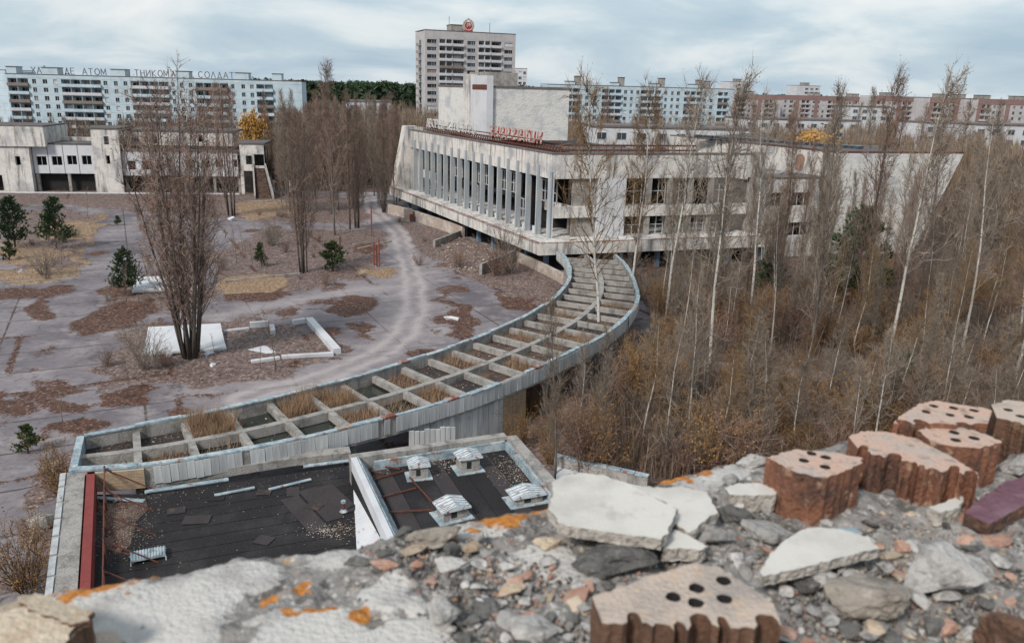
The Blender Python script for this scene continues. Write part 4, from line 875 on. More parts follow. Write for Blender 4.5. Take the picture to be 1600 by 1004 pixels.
# low far buildings among the trees
def lowblock(label, p0, p1, Y, dep, zt, m='panellight', win=True, nm='low_building', n=None):
    a, b = aty(*p0, Y), aty(*p1, Y+3); rz, w = frame(a, b); t = thing(nm, label, 'building', L3(a, 0), rz); z = (a.z+b.z)/2
    s = MB(); s.box(0, w, 0, dep, 0, z); s.build('wall', M[m], t); s = MB(); s.box(-.2, w+.2, -.25, dep+.2, z+.003, z+.45); s.build('roof', M['parapet_dark'], t)
    if win:
        n = n or max(2, int(w/4.5))
        for r_ in range(2):
            for i in range(n):
                fm, pm = window_mesh(2.4, 1.7, 1); f = inst(fm, 'window', t, (w*(i+.5)/n, -.06, z-2.9-3.2*r_)); inst(pm, 'pane', f, (0, -.04, 0))
    return t
lowblock('low white building among the trees left of the palace', (540, 158), (612, 161), 300, 20, 0)
lowblock('long low building with a pale roof edge behind the palace roof', (925, 199), (1172, 203), 200, 14, 0)
lowblock('low white building behind the palace on the right', (1165, 184), (1262, 190), 300, 20, 0)
lowblock('long grey low building far behind the great slanted wall', (1262, 188), (1345, 190), 320, 20, 0)
lowblock('pale low building in the trees at far right', (1448, 192), (1475, 193), 280, 12, 0)
lowblock('white low building at the right edge among brown trees', (1523, 194), (1640, 199), 260, 16, 0)
lowblock('flat pale building with dark windows below the red blocks', (1330, 166), (1390, 169), 400, 15, 0)
# ================================================================== SHOPPING CENTRE ON THE LEFT
S0, S1 = at(-60, 299), at(388, 302); rz, W_ = frame(S0, S1); sd_ = (S1-S0).normalized(); sn = Vector((sd_.y, -sd_.x, 0))
shop = thing('shopping_centre', 'long low derelict white shopping centre with square empty windows on the left', 'building', S0, rz)
def SX(px_, py_=260, y=0):
    p = onplane(px_, py_, S0-sn*y, sn); return (p-S0).dot(sd_), p.z
def sb(name, m, bx, label=None):
    s = MB()
    for b in bx: s.box(*b)
    return s.build(name, M[m], shop, label=label)
x = lambda p, py=260, y=0: SX(p, py, y)[0]
z = lambda py, p=200, y=0: SX(p, py, y)[1]
def holed(name, m, x0, x1, y0, y1, z0, z1, holes, label=None):
    """wall with rectangular openings built from strips; dark room behind"""
    s = MB(); xs = sorted(set([x0, x1]+[h[0] for h in holes]+[h[1] for h in holes])); zs = sorted(set([z0, z1]+[h[2] for h in holes]+[h[3] for h in holes]))
    for i in range(len(xs)-1):
        for j in range(len(zs)-1):
            cx, cz = (xs[i]+xs[i+1])/2, (zs[j]+zs[j+1])/2
            if any(h[0] < cx < h[1] and h[2] < cz < h[3] for h in holes): continue
            s.box(xs[i], xs[i+1], y0, y1, zs[j], zs[j+1])
    o = s.build(name, M[m], shop, label=label)
    for h in holes:
        w, hh = h[1]-h[0], h[3]-h[2]; g = MB(); t_ = .08
        g.box(h[0], h[0]+t_, y0+.15, y0+.25, h[2], h[3]); g.box(h[1]-t_, h[1], y0+.15, y0+.25, h[2], h[3]); g.box(h[0], h[1], y0+.16, y0+.24, h[3]-t_, h[3])
        if random.random() < .6 and w > 1.5: g.box((h[0]+h[1])/2-.04, (h[0]+h[1])/2+.04, y0+.17, y0+.23, h[2], h[3])
        g.build('window_frame', M['wframe'], shop)
    return o
zA = z(228, 40)
hol = lambda l, y=0: [(x(a, (c+d)/2, y), x(b, (c+d)/2, y), z(d, a, y), z(c, a, y)) for a, b, c, d in l]
sb('painted_interior_shade', 'dark', [(x(-50), x(385), 1.6, 2.0, 0, z(228, 300)-.1)])
holed('corner_block_wall', 'plaster', x(5), x(52), -1.2, -.6, 0, zA, hol([(24, 32, 244, 258)], -1.2), 'plain block with one narrow window'); sb('corner_block_return', 'plaster', [(x(52)-.5, x(52), -.59, 1.5, 0, zA)])
holed('left_wall', 'plaster', x(-58), x(4.5), -1.0, -.5, 0, zA, hol([(-30, 5, 273, 298)], -1.0))
sb('upper_block', 'plaster', [(x(-58), x(73, 210), -1.6, 12, zA+.003, z(198, 30, -1.6))]); sb('upper_roof', 'flatroof', [(x(-58), x(72, 210), -1.3, 11.6, z(198, 30, -1.6)+.002, z(198, 30, -1.6)+.3)])
zB0, zB1 = z(271, 100), z(226, 100)
holed('panel_wall', 'panellight', x(53.5), x(149), 0, .5, zB0, zB1, hol([(57, 73, 244, 258), (81, 97, 244, 258), (105, 120, 243, 257), (128, 143, 243, 257)]))
for p in (77, 101, 124): sb('panel_joint', 'parapet_dark', [(x(p)-.06, x(p)+.06, -.03, -.004, zB0, zB1)])
sb('panel_roof', 'flatroof', [(x(53.5), x(149), -.1, 10, zB1+.003, zB1+.35)]); sb('set_back_wall', 'plaster', [(x(70), x(140), 8, 9, zB1+.36, z(214, 100, 8))])
for p in (55, 104, 146): sb('ground_column', 'concrete', [(x(p), x(p)+.6, .0, .6, 0, zB0-.003)])
zC1 = z(202, 165)
holed('stair_block_wall', 'plaster', x(149.5), x(192), -.9, -.3, 0, zC1, hol([(162, 170, 213, 226), (166, 172, 243, 256)], -.9), 'taller block with two narrow windows')
sb('stair_block_roof', 'flatroof', [(x(141), x(192), -1.0, 10, zC1+.003, zC1+.35)]); sb('stair_block_return', 'plaster', [(x(149.5), x(149.5)+.5, -.29, 9, 0, zC1-.004), (x(140), x(149.4), 3, 9, zB1+.4, zC1-.004)])
zD0, zD1 = z(275, 290), z(237, 290)
holed('long_panel_wall', 'panellight', x(192.5), x(372), -.2, .3, zD0, zD1, hol([(200, 212, 251, 265), (222, 236, 251, 265), (243, 254, 250, 264), (291, 304, 249, 263), (315, 328, 249, 262), (337, 349, 249, 262), (365, 371, 249, 261)], -.2))
sb('long_roof', 'flatroof', [(x(192.5), x(376), -.4, 12, zD1+.003, zD1+.4)])
for p in (193, 237, 285, 331, 370): sb('ground_column', 'concrete', [(x(p), x(p)+.6, .3, .9, 0, zD0-.003)])
zE0, zE1 = zD1+.41, z(206, 290, 7)
holed('upper_set_back_wall', 'plaster', x(192.5), x(358), 7, 7.5, zE0, zE1, hol([(209, 216, 213, 224), (225, 230, 213, 224), (238, 246, 213, 224), (310, 317, 211, 222)], 7))
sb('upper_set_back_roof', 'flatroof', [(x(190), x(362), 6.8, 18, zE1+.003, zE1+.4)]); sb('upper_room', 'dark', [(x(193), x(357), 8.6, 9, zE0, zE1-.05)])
holed('entrance_wall', 'plaster', x(379), x(416), -2.4, -1.9, z(267, 395, -2.4), z(226, 395, -2.4), hol([(384, 394, 243, 257), (397, 413, 241, 259)], -2.4), 'projecting end bay above the outside stair')
sb('entrance_pillar', 'plaster', [(x(378), x(383), -2.4, -1.9, 0, z(267, 395, -2.4)-.003)]); sb('entrance_roof', 'flatroof', [(x(372), x(418), -2.5, 9, z(226, 395, -2.4)+.003, z(226, 395, -2.4)+.35)])
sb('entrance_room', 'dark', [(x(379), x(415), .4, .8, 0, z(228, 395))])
zs_ = z(262, 405, -2.4); st_ = MB()
for k in range(14):
    f0 = k/14; yy = -2.45-f0*8; st_.box(x(398)+.2+f0*1.5, x(415)+f0*2.6, yy-.6, yy-.01, 0, zs_*(1-f0)-.1)
st_.build('stair', M['litterpan'], shop)
for sx, ex in ((x(397), 1.4), (x(415)+.1, 2.7)):
    s = MB(); s.hexa([(sx, -2.45, 0), (sx+ex, -11, 0), (sx+ex+.35, -11, 0), (sx+.35, -2.45, 0), (sx, -2.45, zs_+1), (sx+ex, -11, .9), (sx+ex+.35, -11, .9), (sx+.35, -2.45, zs_+1)]); s.build('stair_parapet', M['concrete'], shop)
sb('plinth_step', 'panellight', [(x(10, 297), x(378, 300), -3.4, -2.6, 0, .35)])
# pavilion behind with pillars
pv = lowblock('small pillared pavilion beneath the yellow tree behind the shopping centre', (372, 195), (420, 196), 215, 8, 0, 'plaster', False, 'pavilion')
for k in range(4):
    s = MB(); s.box(1.2+2.0*k, 2.5+2.0*k, -.06, -.01, 2, 6.5); s.build('painted_opening', M['dark'], pv)  # dark panels on a solid wall, painting in shaded openings
# standing signs
for px_, lab, face in ((425, 'faded red and white display board on short legs before the outside stair', 1), (457, 'narrow white display board seen edge on right of the red and white one', 0)):
    o = thing('display_board', lab, 'sign', at(px_, 306), .2 if face else 1.1); s = MB(); s.box(-.75, .75, -.1, .1, .8, 3.6); s.build('board', M['signwhite'], o)
    if face: s = MB(); s.box(-.7, .7, -.12, -.104, 2.6, 3.5); s.box(-.6, .6, -.12, -.104, 2.1, 2.35); s.build('red_print', M['signred'], o)
    for sx in (-.6, .6): s = MB(); s.box(sx-.08, sx+.08, -.08, .08, 0, .797); s.build('leg', M['rust'], o)
# ---- things on the square
def slab_px(name, label, px4, z0, th, m='panellight', cat='concrete slab'):
    P_ = [at(x_, y_, z_) for (x_, y_, z_) in px4]; s = MB(); s.hexa([p-Vector((0, 0, th)) for p in P_]+P_); return tag(s.build(name, M[m]), label, cat)
slab_px('concrete_slab', 'pale concrete roof slab on the ground behind the big bare tree', [(206, 454, .55), (318, 450, .55), (306, 430, .9), (212, 432, .9)], 0, .25)
o = thing('curved_concrete_shell', 'pale curved concrete shell lying at the foot of the big multi-stemmed tree', 'concrete slab', at(290, 555))
s = MB(); a, b, c, d = at(222, 553, .35), at(354, 544, .35), at(345, 512, .5), at(232, 518, .5)
for k in range(6):
    u0, u1 = k/6, (k+1)/6; zc = lambda u: .9*(u-.25)**2
    s.hexa([a.lerp(d, u0)+Vector((0, 0, zc(u0)-.2)), b.lerp(c, u0)+Vector((0, 0, zc(u0)-.2)), b.lerp(c, u1)+Vector((0, 0, zc(u1)-.2)), a.lerp(d, u1)+Vector((0, 0, zc(u1)-.2)), a.lerp(d, u0)+Vector((0, 0, zc(u0))), b.lerp(c, u0)+Vector((0, 0, zc(u0))), b.lerp(c, u1)+Vector((0, 0, zc(u1))), a.lerp(d, u1)+Vector((0, 0, zc(u1)))])
s.build('shell', M['panellight'], o, world=True)
s = MB()
for t_ in (.1, .9): p = a.lerp(b, t_); s.bar(L3(p, 0), L3(p, .25), .5)
s.build('footing', M['concrete'], o, world=True)
pb = thing('planter_kerb', 'broken white kerb walls of a planting bed left of the curved gallery', 'planter', at(440, 545))
for p, q, h, w_ in [((391, 514), (419, 512), .7, .5), ((421, 514), (423, 524), .55, .5), ((459, 509), (478, 506), .6, .5), ((478, 505), (521, 555), .65, .75), ((521, 555), (440, 560), .4, .5), ((436, 561), (392, 567), .35, .5), ((350, 521), (390, 516), .3, .4)]:
    s = MB(); wall_between(s, at(*p), at(*q), w_, -.02, h, 1); s.build('kerb_stone', M['panellight'], pb, world=True)
for (p, q, h, lab) in [((352, 443), (470, 430), .35, 'long low kerb behind the straw bed in the middle of the square'), ((560, 390), (612, 378), .2, 'low kerb beside the rusty posts'), ((0, 445), (118, 437), .25, 'kerb in front of the left bed with two pines'), ((290, 351), (335, 350), .5, 'white kerb stone on the far side of the square'), ((380, 318), (470, 316), .5, 'kerb of the straw bed in front of the shopping centre')]:
    s = MB(); wall_between(s, at(*p), at(*q), .35, -.03, h, 1); tag(s.build('kerb', M['concrete']), lab, 'kerb')
for px_, py_, h, lab in [(581, 370, 5.2, 'tall rusty red post at the bend of the track'), (585, 416, 3.6, 'left one of three rusty posts on the square'), (589, 418, 3.2, 'middle one of three rusty posts on the square'), (593, 418, 4.2, 'right and tallest of three rusty posts close together'), (532, 400, 3.0, 'dark iron post beside the small pine')]:
    o = thing('iron_post', lab, 'post', at(px_, py_)); s = MB(); s.box(-.09, .09, -.09, .09, 0, h); s.build('shaft', M['redmetal' if h > 3.3 else 'rust'], o); s = MB(); s.box(-.25, .25, -.25, .25, 0, .12); s.build('foot', M['concrete'], o)
def lump(name, label, p, sx, sy, sz, m, cat='rubble', seed=0):
    bm = bmesh.new(); rnd = random.Random(seed)
    for _ in range(16): bm.verts.new(Vector((rnd.gauss(0, 1), rnd.gauss(0, 1), rnd.gauss(0, 1))).normalized()*rnd.uniform(.75, 1))
    bmesh.ops.convex_hull(bm, input=bm.verts); me = bpy.data.meshes.new(name); bm.to_mesh(me); bm.free(); me.materials.append(M[m])
    return tag(inst(me, name, None, p+Vector((0, 0, sz*.5)), (0, 0, seed), (sx, sy, sz)), label, cat)
lump('boulder', 'round pale boulder on the ground beside the red edged roof', at(68, 822), 1.1, .9, .6, 'concrete', 'boulder', 3)
lump('concrete_block', 'short concrete pipe piece lying before the curved shell', at(265, 558), .5, .4, .5, 'panellight', 'rubble', 5)
lump('concrete_block', 'white block lying right of the big tree foot', at(326, 556), .4, .8, .4, 'panellight', 'rubble', 6)
lump('concrete_block', 'flat white piece lying below the big tree', at(332, 572), .7, .35, .2, 'panellight', 'rubble', 8)
lump('concrete_block', 'white broken lump on the asphalt among moss patches', at(706, 500), 1.2, .5, .4, 'panellight', 'rubble', 9)
lump('concrete_block', 'small white lump on the left bed near the kerb', at(33, 427), .5, .5, .5, 'panellight', 'rubble', 10)
lump('concrete_block', 'white rubble heap inside the broken planter', at(410, 549), 1.8, 1.2, .25, 'panellight', 'rubble', 12)
lump('concrete_block', 'pale lump beside the trees in front of the shopping centre', at(362, 346), 1.0, .7, .7, 'panellight', 'rubble', 13)
# rubble scatter below the palace
s = MB(); rr = random.Random(5)
for _ in range(700):
    p = at(rr.uniform(690, 810), rr.uniform(372, 424), .2+rr.random()*.1); r_ = rr.uniform(.08, .35); q = [p+Vector((rr.uniform(-r_, r_), rr.uniform(-r_, r_), rr.uniform(-.1, .2))) for _ in range(4)]
    s.tri(q[0], q[1], q[2]); s.tri(q[0], q[2], q[3]); s.tri(q[0], q[1], q[3]); s.tri(q[1], q[2], q[3])
tag(s.build('rubble_scatter', M['crumb']), 'pale rubble scattered on the slope below the palace terrace', 'rubble', kind='stuff')

# paved strip and low coped wall running off behind the annex corner
def quadstrip(name, pts, z, m):
    s = MB(); s.quad(*[L3(at(x_, y_, z), z) for x_, y_ in pts]); return tag(s.build(name, M[m]), kind='structure')
quadstrip('pavement', [(866, 772), (1010, 772), (985, 738), (872, 716)], .45, 'panellight')
s = MB(); a_, b_ = at(866, 712, 1.2), at(1012, 745, 1.2); o = thing('coped_wall', 'low grey wall with blue coping running from the annex corner towards the parapet', 'wall', L3(a_, 0))
wall_between(s, a_, b_, .3, 0, 1.15, 1); s.build('wall', M['concrete'], o, world=True)
for k in range(7):
    s = MB(); p_, q_ = a_.lerp(b_, k/7+.004), a_.lerp(b_, (k+1)/7-.004); wall_between(s, p_-Vector((0, .06, 0)), q_-Vector((0, .06, 0)), .45, 1.153, 1.25, 1); s.build('coping_sheet', M['bluesteel'], o, world=True)
# ================================================================== TREES
M['bark'] = mat('grey_bark', (.15, .13, .115), .95, [(1.5, (1, 1, .4), (.08, .07, .06), .45, .65, .8), (3, one, (.24, .22, .19), .6, .75, .7)], .5, 10)
M['barkdark'] = mat('dark_bark', (.075, .06, .052), .95, [(2, (1, 1, .4), (.13, .11, .095), .5, .7, .8)], .5, 10)
M['birch'] = mat('birch_bark', (.50, .47, .43), .8, [(3, (1, 1, 2.2), (.10, .085, .075), .56, .63, .9), (.5, one, (.30, .26, .22), .5, .7, .7)])
M['twig'] = mat('reddish_twigs', (.20, .14, .115), .9, [(.7, one, (.26, .20, .165), .45, .65, .9)], var=.25)
M['twiggrey'] = mat('grey_twigs', (.185, .15, .125), .9, [(.7, one, (.25, .205, .17), .45, .65, .9)], var=.25)
M['twiggold'] = mat('golden_twigs', (.15, .095, .052), .9, [(.7, one, (.21, .14, .08), .45, .65, .9)], var=.25)  # gold darkened to paint in the shading within the wood
M['budrust'] = mat('rust_buds', (.19, .085, .05), .9, [(1, one, (.13, .07, .05), .45, .65, .9)], var=.25)
M['budgold'] = mat('golden_leaves', (.30, .155, .05), .9, [(1, one, (.20, .10, .04), .45, .65, .9)], var=.25)
M['budolive'] = mat('olive_catkins', (.19, .14, .065), .9, [(1, one, (.24, .16, .07), .45, .65, .9)], var=.25)
M['yellow'] = mat('yellow_leaves', (.48, .27, .07), .8, [(1, one, (.34, .18, .06), .45, .65, .9)])
M['needle'] = mat('pine_needles', (.035, .062, .030), .85, [(.8, one, (.055, .085, .035), .45, .65, .9)], var=.2)
M['needle2'] = mat('pale_pine_needles', (.07, .095, .035), .85, [(.8, one, (.05, .07, .03), .45, .65, .9)], var=.2)
class Tree:
    def __init__(s, seed): s.r = random.Random(seed); s.trunk = MB(); s.tw = MB()
    def ribbon(s, p, q, w, mid=None, mi=0):
        d = q-p; sd = d.cross(Vector((s.r.gauss(0, 1), s.r.gauss(0, 1), s.r.gauss(0, 1))))
        if sd.length < 1e-5: return
        sd = sd.normalized()*w/2
        if mid is None: s.tw.tri(p-sd, p+sd, q, mi)
        else: s.tw.quad(p-sd, p+sd, mid+sd*.7, mid-sd*.7, mi); s.tw.tri(mid-sd*.7, mid+sd*.7, q, mi)
    def bud(s, p, sz, mi=1):
        a = Vector((s.r.gauss(0, 1), s.r.gauss(0, 1), s.r.gauss(0, 1))).normalized(); b = a.cross(Vector((s.r.gauss(0, 1), s.r.gauss(0, 1), s.r.gauss(0, 1)))).normalized()
        s.tw.quad(p-a*sz, p+b*sz*.6, p+a*sz, p-b*sz*.6, mi)
    def jit(s, d, k): return (d+Vector((s.r.gauss(0, k), s.r.gauss(0, k), s.r.gauss(0, k)))).normalized()
    def branch(s, p, d, L, r, up, nsub, ntw, twl, buds, bsz, sides=3, tww=.03, spread=.5):
        n = 4; pts = [p]; dd = d.copy()
        for i in range(n):
            dd = s.jit(dd+Vector((0, 0, up)), .10); pts.append(pts[-1]+dd*L/n)
        s.trunk.tube(pts, [r*(1-.85*i/n) for i in range(n+1)], sides, 1, cap=False)
        for k in range(nsub):
            t = (k+.6+s.r.random()*.5)/(nsub+.6)*n; t = min(t, n-.01); i = int(t); q = pts[i].lerp(pts[i+1], t-i); bd = (pts[i+1]-pts[i]).normalized()
            sd = s.jit(bd, spread); sl = L*s.r.uniform(.25, .5)*(1-.4*t/n); e = q+s.jit(sd+Vector((0, 0, up*.6)), .1)*sl; m = q.lerp(e, .5)+Vector((s.r.gauss(0, .04), s.r.gauss(0, .04), s.r.gauss(0, .04)))*sl
            s.ribbon(q, e, tww*1.5, m)
            for j in range(ntw):
                u = s.r.uniform(.15, 1); o = q.lerp(e, u); td = s.jit((e-q).normalized()+Vector((0, 0, up*.5)), .42); te = o+td*twl*s.r.uniform(.5, 1.2); s.ribbon(o, te, tww)
                for _ in range(buds):
                    if s.r.random() < .75: s.bud(o.lerp(te, s.r.uniform(.3, 1))+Vector((s.r.gauss(0, .03), s.r.gauss(0, .03), s.r.gauss(0, .03))), bsz*s.r.uniform(.6, 1.3))
        return pts
    def stem(s, p, d, h, r, wob=.05, n=8, sides=6, up=.1):
        pts = [p]; dd = d.normalized()
        for i in range(n): dd = s.jit(dd+Vector((0, 0, up)), wob); pts.append(pts[-1]+dd*h/n)
        s.trunk.tube(pts, [r*(1-.93*(i/n)**1.1) for i in range(n+1)], sides); return pts
def along(pts, t):
    t = t*(len(pts)-1); i = min(int(t), len(pts)-2); return pts[i].lerp(pts[i+1], t-i)
def make_poplar(seed, dense=1.0, buds=1, h=18):
    T = Tree(seed); pts = T.stem(Vector((0, 0, 0)), Vector((0, 0, 1)), h, .19, .03); n = int(62*dense)
    for k in range(n):
        t = .10+.87*(k+T.r.random())/n; a = T.r.random()*6.283; el = math.radians(T.r.uniform(48, 68)); L = h*(.27*(1-t)**.8+.05)*T.r.uniform(.7, 1.15)
        T.branch(along(pts, t), Vector((math.cos(a)*math.cos(el), math.sin(a)*math.cos(el), math.sin(el))), L, .042*(1-t)+.012, .14, 7, 7, .9, buds, .05, tww=.034)
    return T
def make_birch(seed, h=17):
    T = Tree(seed); pts = T.stem(Vector((0, 0, 0)), Vector((T.r.uniform(-.08, .08), T.r.uniform(-.08, .08), 1)), h, .17, .05)
    for k in range(44):
        t = .30+.68*(k+T.r.random())/44; a = T.r.random()*6.283; el = math.radians(T.r.uniform(25, 60)); L = h*(.34*(1-t)**.7+.06)*T.r.uniform(.6, 1.15)
        T.branch(along(pts, t), Vector((math.cos(a)*math.cos(el), math.sin(a)*math.cos(el), math.sin(el))), L, .045*(1-t)+.013, .12, 7, 7, .9, 1, .045, tww=.032, spread=.6)
    return T
def make_multi(seed, h=21, ns=13, lean=.30, r=.12, buds=1):
    T = Tree(seed)
    for k in range(ns):
        a = k*2.4+T.r.random(); l = lean*T.r.uniform(.15, 1.0) if k else .02; hh = h*(1-l*.8)*T.r.uniform(.86, 1.0)
        pts = T.stem(Vector((math.cos(a)*.45, math.sin(a)*.45, 0)), Vector((math.cos(a)*l, math.sin(a)*l, 1)), hh, r*T.r.uniform(.7, 1.1), .035, up=.05)
        for j in range(24):
            t = .12+.85*(j+T.r.random())/24; b = T.r.random()*6.283; el = math.radians(T.r.uniform(45, 70)); L = hh*(.20*(1-t)+.06)
            T.branch(along(pts, t), Vector((math.cos(b)*math.cos(el), math.sin(b)*math.cos(el), math.sin(el))), L, .028*(1-t)+.011, .12, 5, 5, .95, buds, .05, tww=.030)
    return T
def make_shrub(seed, h=4, ns=26, lean=.75, buds=2, bsz=.05, tw=6):
    T = Tree(seed)
    for k in range(ns):
        a = T.r.random()*6.283; l = lean*T.r.uniform(.1, 1); d = Vector((math.cos(a)*l, math.sin(a)*l, 1)).normalized()
        T.branch(Vector((math.cos(a)*.2, math.sin(a)*.2, 0)), d, h*T.r.uniform(.6, 1.1), .028, .05, 7, tw, h*.13, buds, bsz, tww=.02, spread=.5)
    return T
def make_sapling(seed, h=6):
    T = Tree(seed); pts = T.stem(Vector((0, 0, 0)), Vector((0, 0, 1)), h, .05, .06, 6, 4)
    for k in range(12):
        t = .25+.72*k/12; a = T.r.random()*6.283; el = math.radians(60); T.branch(along(pts, t), Vector((math.cos(a)*math.cos(el), math.sin(a)*math.cos(el), math.sin(el))), h*.2*(1.1-t), .015, .1, 4, 3, .35, 1, .035, tww=.018)
    return T
def make_pine(seed, h=6, w=2.2, open_=.15):
    T = Tree(seed); pts = T.stem(Vector((0, 0, 0)), Vector((0, 0, 1)), h, .12, .03, 6, 5)
    for k in range(int(h*10)):
        t = .12+.87*(k+T.r.random())/(h*10); a = T.r.random()*6.283; L = w*(1.05-t)**.75*T.r.uniform(.75, 1.1)+.2; el = math.radians(T.r.uniform(0, 30)+25*t)
        p = along(pts, t); d = Vector((math.cos(a)*math.cos(el), math.sin(a)*math.cos(el), math.sin(el))); e = p+d*L+Vector((0, 0, .15*L)); T.trunk.tube([p, p.lerp(e, .5)-Vector((0, 0, .05*L)), e], [.03, .02, .008], 3, cap=False)
        for j in range(int(7+L*9)):
            u = T.r.uniform(.3, 1.05); c = p.lerp(e, u)+Vector((T.r.gauss(0, .12*L+.04), T.r.gauss(0, .12*L+.04), T.r.gauss(0, .08*L+.03)))
            for _ in range(6):
                q = c+T.jit(d+Vector((0, 0, .5)), .6)*T.r.uniform(.18, .36); T.ribbon(c, q, .13, None, 1)
    return T
def leafy(seed, h=6, w=2.6, n=5200, sz=.17):
    T = Tree(seed); pts = T.stem(Vector((0, 0, 0)), Vector((0, 0, 1)), h*.8, .12, .05, 6, 5)
    cl = [Vector((T.r.gauss(0, w*.42), T.r.gauss(0, w*.42), h*T.r.uniform(.35, .98))) for _ in range(26)]
    for c in cl: T.trunk.tube([along(pts, min(.95, c.z/h*.8)), c], [.04, .01], 3, cap=False)
    for _ in range(n):
        c = T.r.choice(cl); T.bud(c+Vector((T.r.gauss(0, .45), T.r.gauss(0, .45), T.r.gauss(0, .4))), sz*T.r.uniform(.6, 1.2), 1)
    return T
PROTO = {}
def proto(key, T, h, bark, twig, bud): PROTO[key] = (T.trunk.mesh('trunk', [M[bark], M[twig]], True), T.tw.mesh('crown', [M[twig], M[bud]]), h)
for i in range(4): proto(('poplar', i), make_poplar(20+i), 18, 'bark' if i % 2 else 'barkdark', 'twig', 'budrust')
for i in range(3): proto(('greypoplar', i), make_poplar(40+i, .9), 18, 'bark', 'twiggrey', 'budolive')
for i in range(4): proto(('birch', i), make_birch(60+i), 17, 'birch', 'twiggrey', 'budolive')
for i in range(2): proto(('goldbirch', i), make_birch(80+i), 17, 'birch', 'twiggold', 'budgold')
proto(('multi', 0), make_multi(100, 21, 15, .24), 21, 'barkdark', 'twig', 'budrust')
proto(('multi', 1), make_multi(101, 21, 6, .16), 21, 'barkdark', 'twig', 'budrust')
proto(('multi', 2), make_multi(102, 21, 9, .45, .12, 1), 21, 'barkdark', 'twiggrey', 'budrust')
for i in range(3): proto(('shrub', i), make_shrub(120+i), 4, 'barkdark', 'twiggold', 'budgold')
for i in range(2): proto(('greyshrub', i), make_shrub(130+i, 4, 30, .8, 0, .03, 7), 4, 'barkdark', 'twiggrey', 'budolive')
for i in range(2): proto(('rustshrub', i), make_shrub(140+i, 4, 26, .7, 2), 4, 'barkdark', 'twig', 'budrust')
for i in range(2): proto(('sapling', i), make_sapling(150+i), 6, 'bark', 'twiggrey', 'budgold')
for i in range(3): proto(('pine', i), make_pine(160+i, 6, 2.3), 6.3, 'barkdark', 'barkdark', 'needle')
proto(('youngpine', 0), make_pine(170, 3.2, 1.3), 3.5, 'barkdark', 'barkdark', 'needle2')
proto(('yellowtree', 0), leafy(180), 6, 'barkdark', 'twig', 'yellow')
print('tree tris', sum(len(a.polygons)+len(b.polygons) for a, b, _ in PROTO.values()))
trnd = random.Random(99)
def tree(key, p, h, name, label, cat='tree', group=None, wide=1.0):
    tm, cm, h0 = PROTO[key]; s = h/h0
    if wide == 1.0 and key[0] in ('birch', 'goldbirch', 'greypoplar', 'poplar'): wide = .68
    o = thing(name, label, cat, p, trnd.random()*6.283, group); o.scale = (s*wide, s*wide, s)
    inst(tm, 'trunk', o); inst(cm, 'crown', o); return o
def tree_px(key, bx, by, ty, *a, **k):
    p = at(bx, by); h = aty(bx, ty, p.y).z; return tree(key, Vector((p.x, p.y, -.05)), max(.6, h), *a, **k)
# --- singled-out trees of the square
tree_px(('multi', 0), 298, 560, 52, 'bare_tree', 'huge bare multi-stemmed tree rising from the square in front of the shopping centre')
tree_px(('multi', 1), 474, 427, 148, 'bare_tree', 'reddish bare tree of several stems left of the small round pine')
tree_px(('poplar', 1), 523, 368, 100, 'bare_tree', 'tall slender bare tree in the grove, leftmost trunk behind the small pine')
tree_px(('poplar', 2), 547, 358, 150, 'bare_tree', 'bare tree with a dark trunk, middle of the grove left of the track')
tree_px(('multi', 1), 558, 356, 165, 'bare_tree', 'bare tree nearest the track at the right of the grove')
tree_px(('multi', 2), 600, 332, 205, 'bare_tree', 'spreading many-stemmed bare tree by the far end of the palace wall', wide=.8)
tree_px(('multi', 1), 362, 338, 100, 'bare_tree', 'tall bare tree before the right half of the shopping centre')
tree_px(('multi', 2), 205, 300, 190, 'bare_tree', 'open grey bare tree before the taller block of the shopping centre')
tree_px(('sapling', 0), 431, 580, 478, 'sapling', 'thin sapling beside the broken white planter kerb')
tree_px(('sapling', 1), 371, 412, 345, 'sapling', 'thin sapling standing in the middle bed of the square')
tree_px(('sapling', 0), 417, 430, 380, 'sapling', 'small sapling on the straw bed left of the reddish tree')
tree_px(('sapling', 1), 137, 340, 290, 'sapling', 'slim sapling on the far left of the square near the joint strip')
tree_px(('greyshrub', 0), 228, 578, 505, 'bare_shrub', 'dark leafless bush left of the curved concrete shell', 'shrub')
tree_px(('greyshrub', 1), 70, 432, 375, 'bare_shrub', 'round grey leafless bush in the left bed below the pines', 'shrub')
tree_px(('greyshrub', 1), 425, 385, 340, 'bare_shrub', 'grey bush in the bed behind the straw in the middle of the square', 'shrub')
tree_px(('rustshrub', 0), 655, 415, 390, 'bare_shrub', 'small bush beside the track below the retaining wall', 'shrub')
tree_px(('rustshrub', 1), 775, 432, 380, 'bare_shrub', 'brown bush behind the wall near the palace corner', 'shrub')
tree_px(('rustshrub', 0), 716, 418, 385, 'bare_shrub', 'low bush on the white rubble below the terrace', 'shrub')
tree_px(('sapling', 1), 742, 425, 380, 'sapling', 'sapling on the white rubble below the terrace')
tree_px(('greyshrub', 0), 795, 428, 340, 'bare_shrub', 'tall tangled bush climbing to the terrace left of the palace corner', 'shrub', wide=.6)
tree_px(('pine', 0), 24, 388, 307, 'pine_tree', 'left and wider of the two dark pines in the left bed', wide=1.05)
tree_px(('pine', 1), 89, 390, 308, 'pine_tree', 'right one of the two dark pines in the left bed', wide=.95)
tree_px(('pine', 2), 196, 462, 386, 'pine_tree', 'leaning dark pine beside the concrete slab left of the big bare tree')
tree_px(('youngpine', 0), 520, 424, 376, 'young_pine', 'small round pine beside the iron post in the middle of the square', 'pine', wide=1.25)
tree_px(('youngpine', 0), 409, 418, 378, 'young_pine', 'thin little pine left of the reddish tree', 'pine', wide=.7)
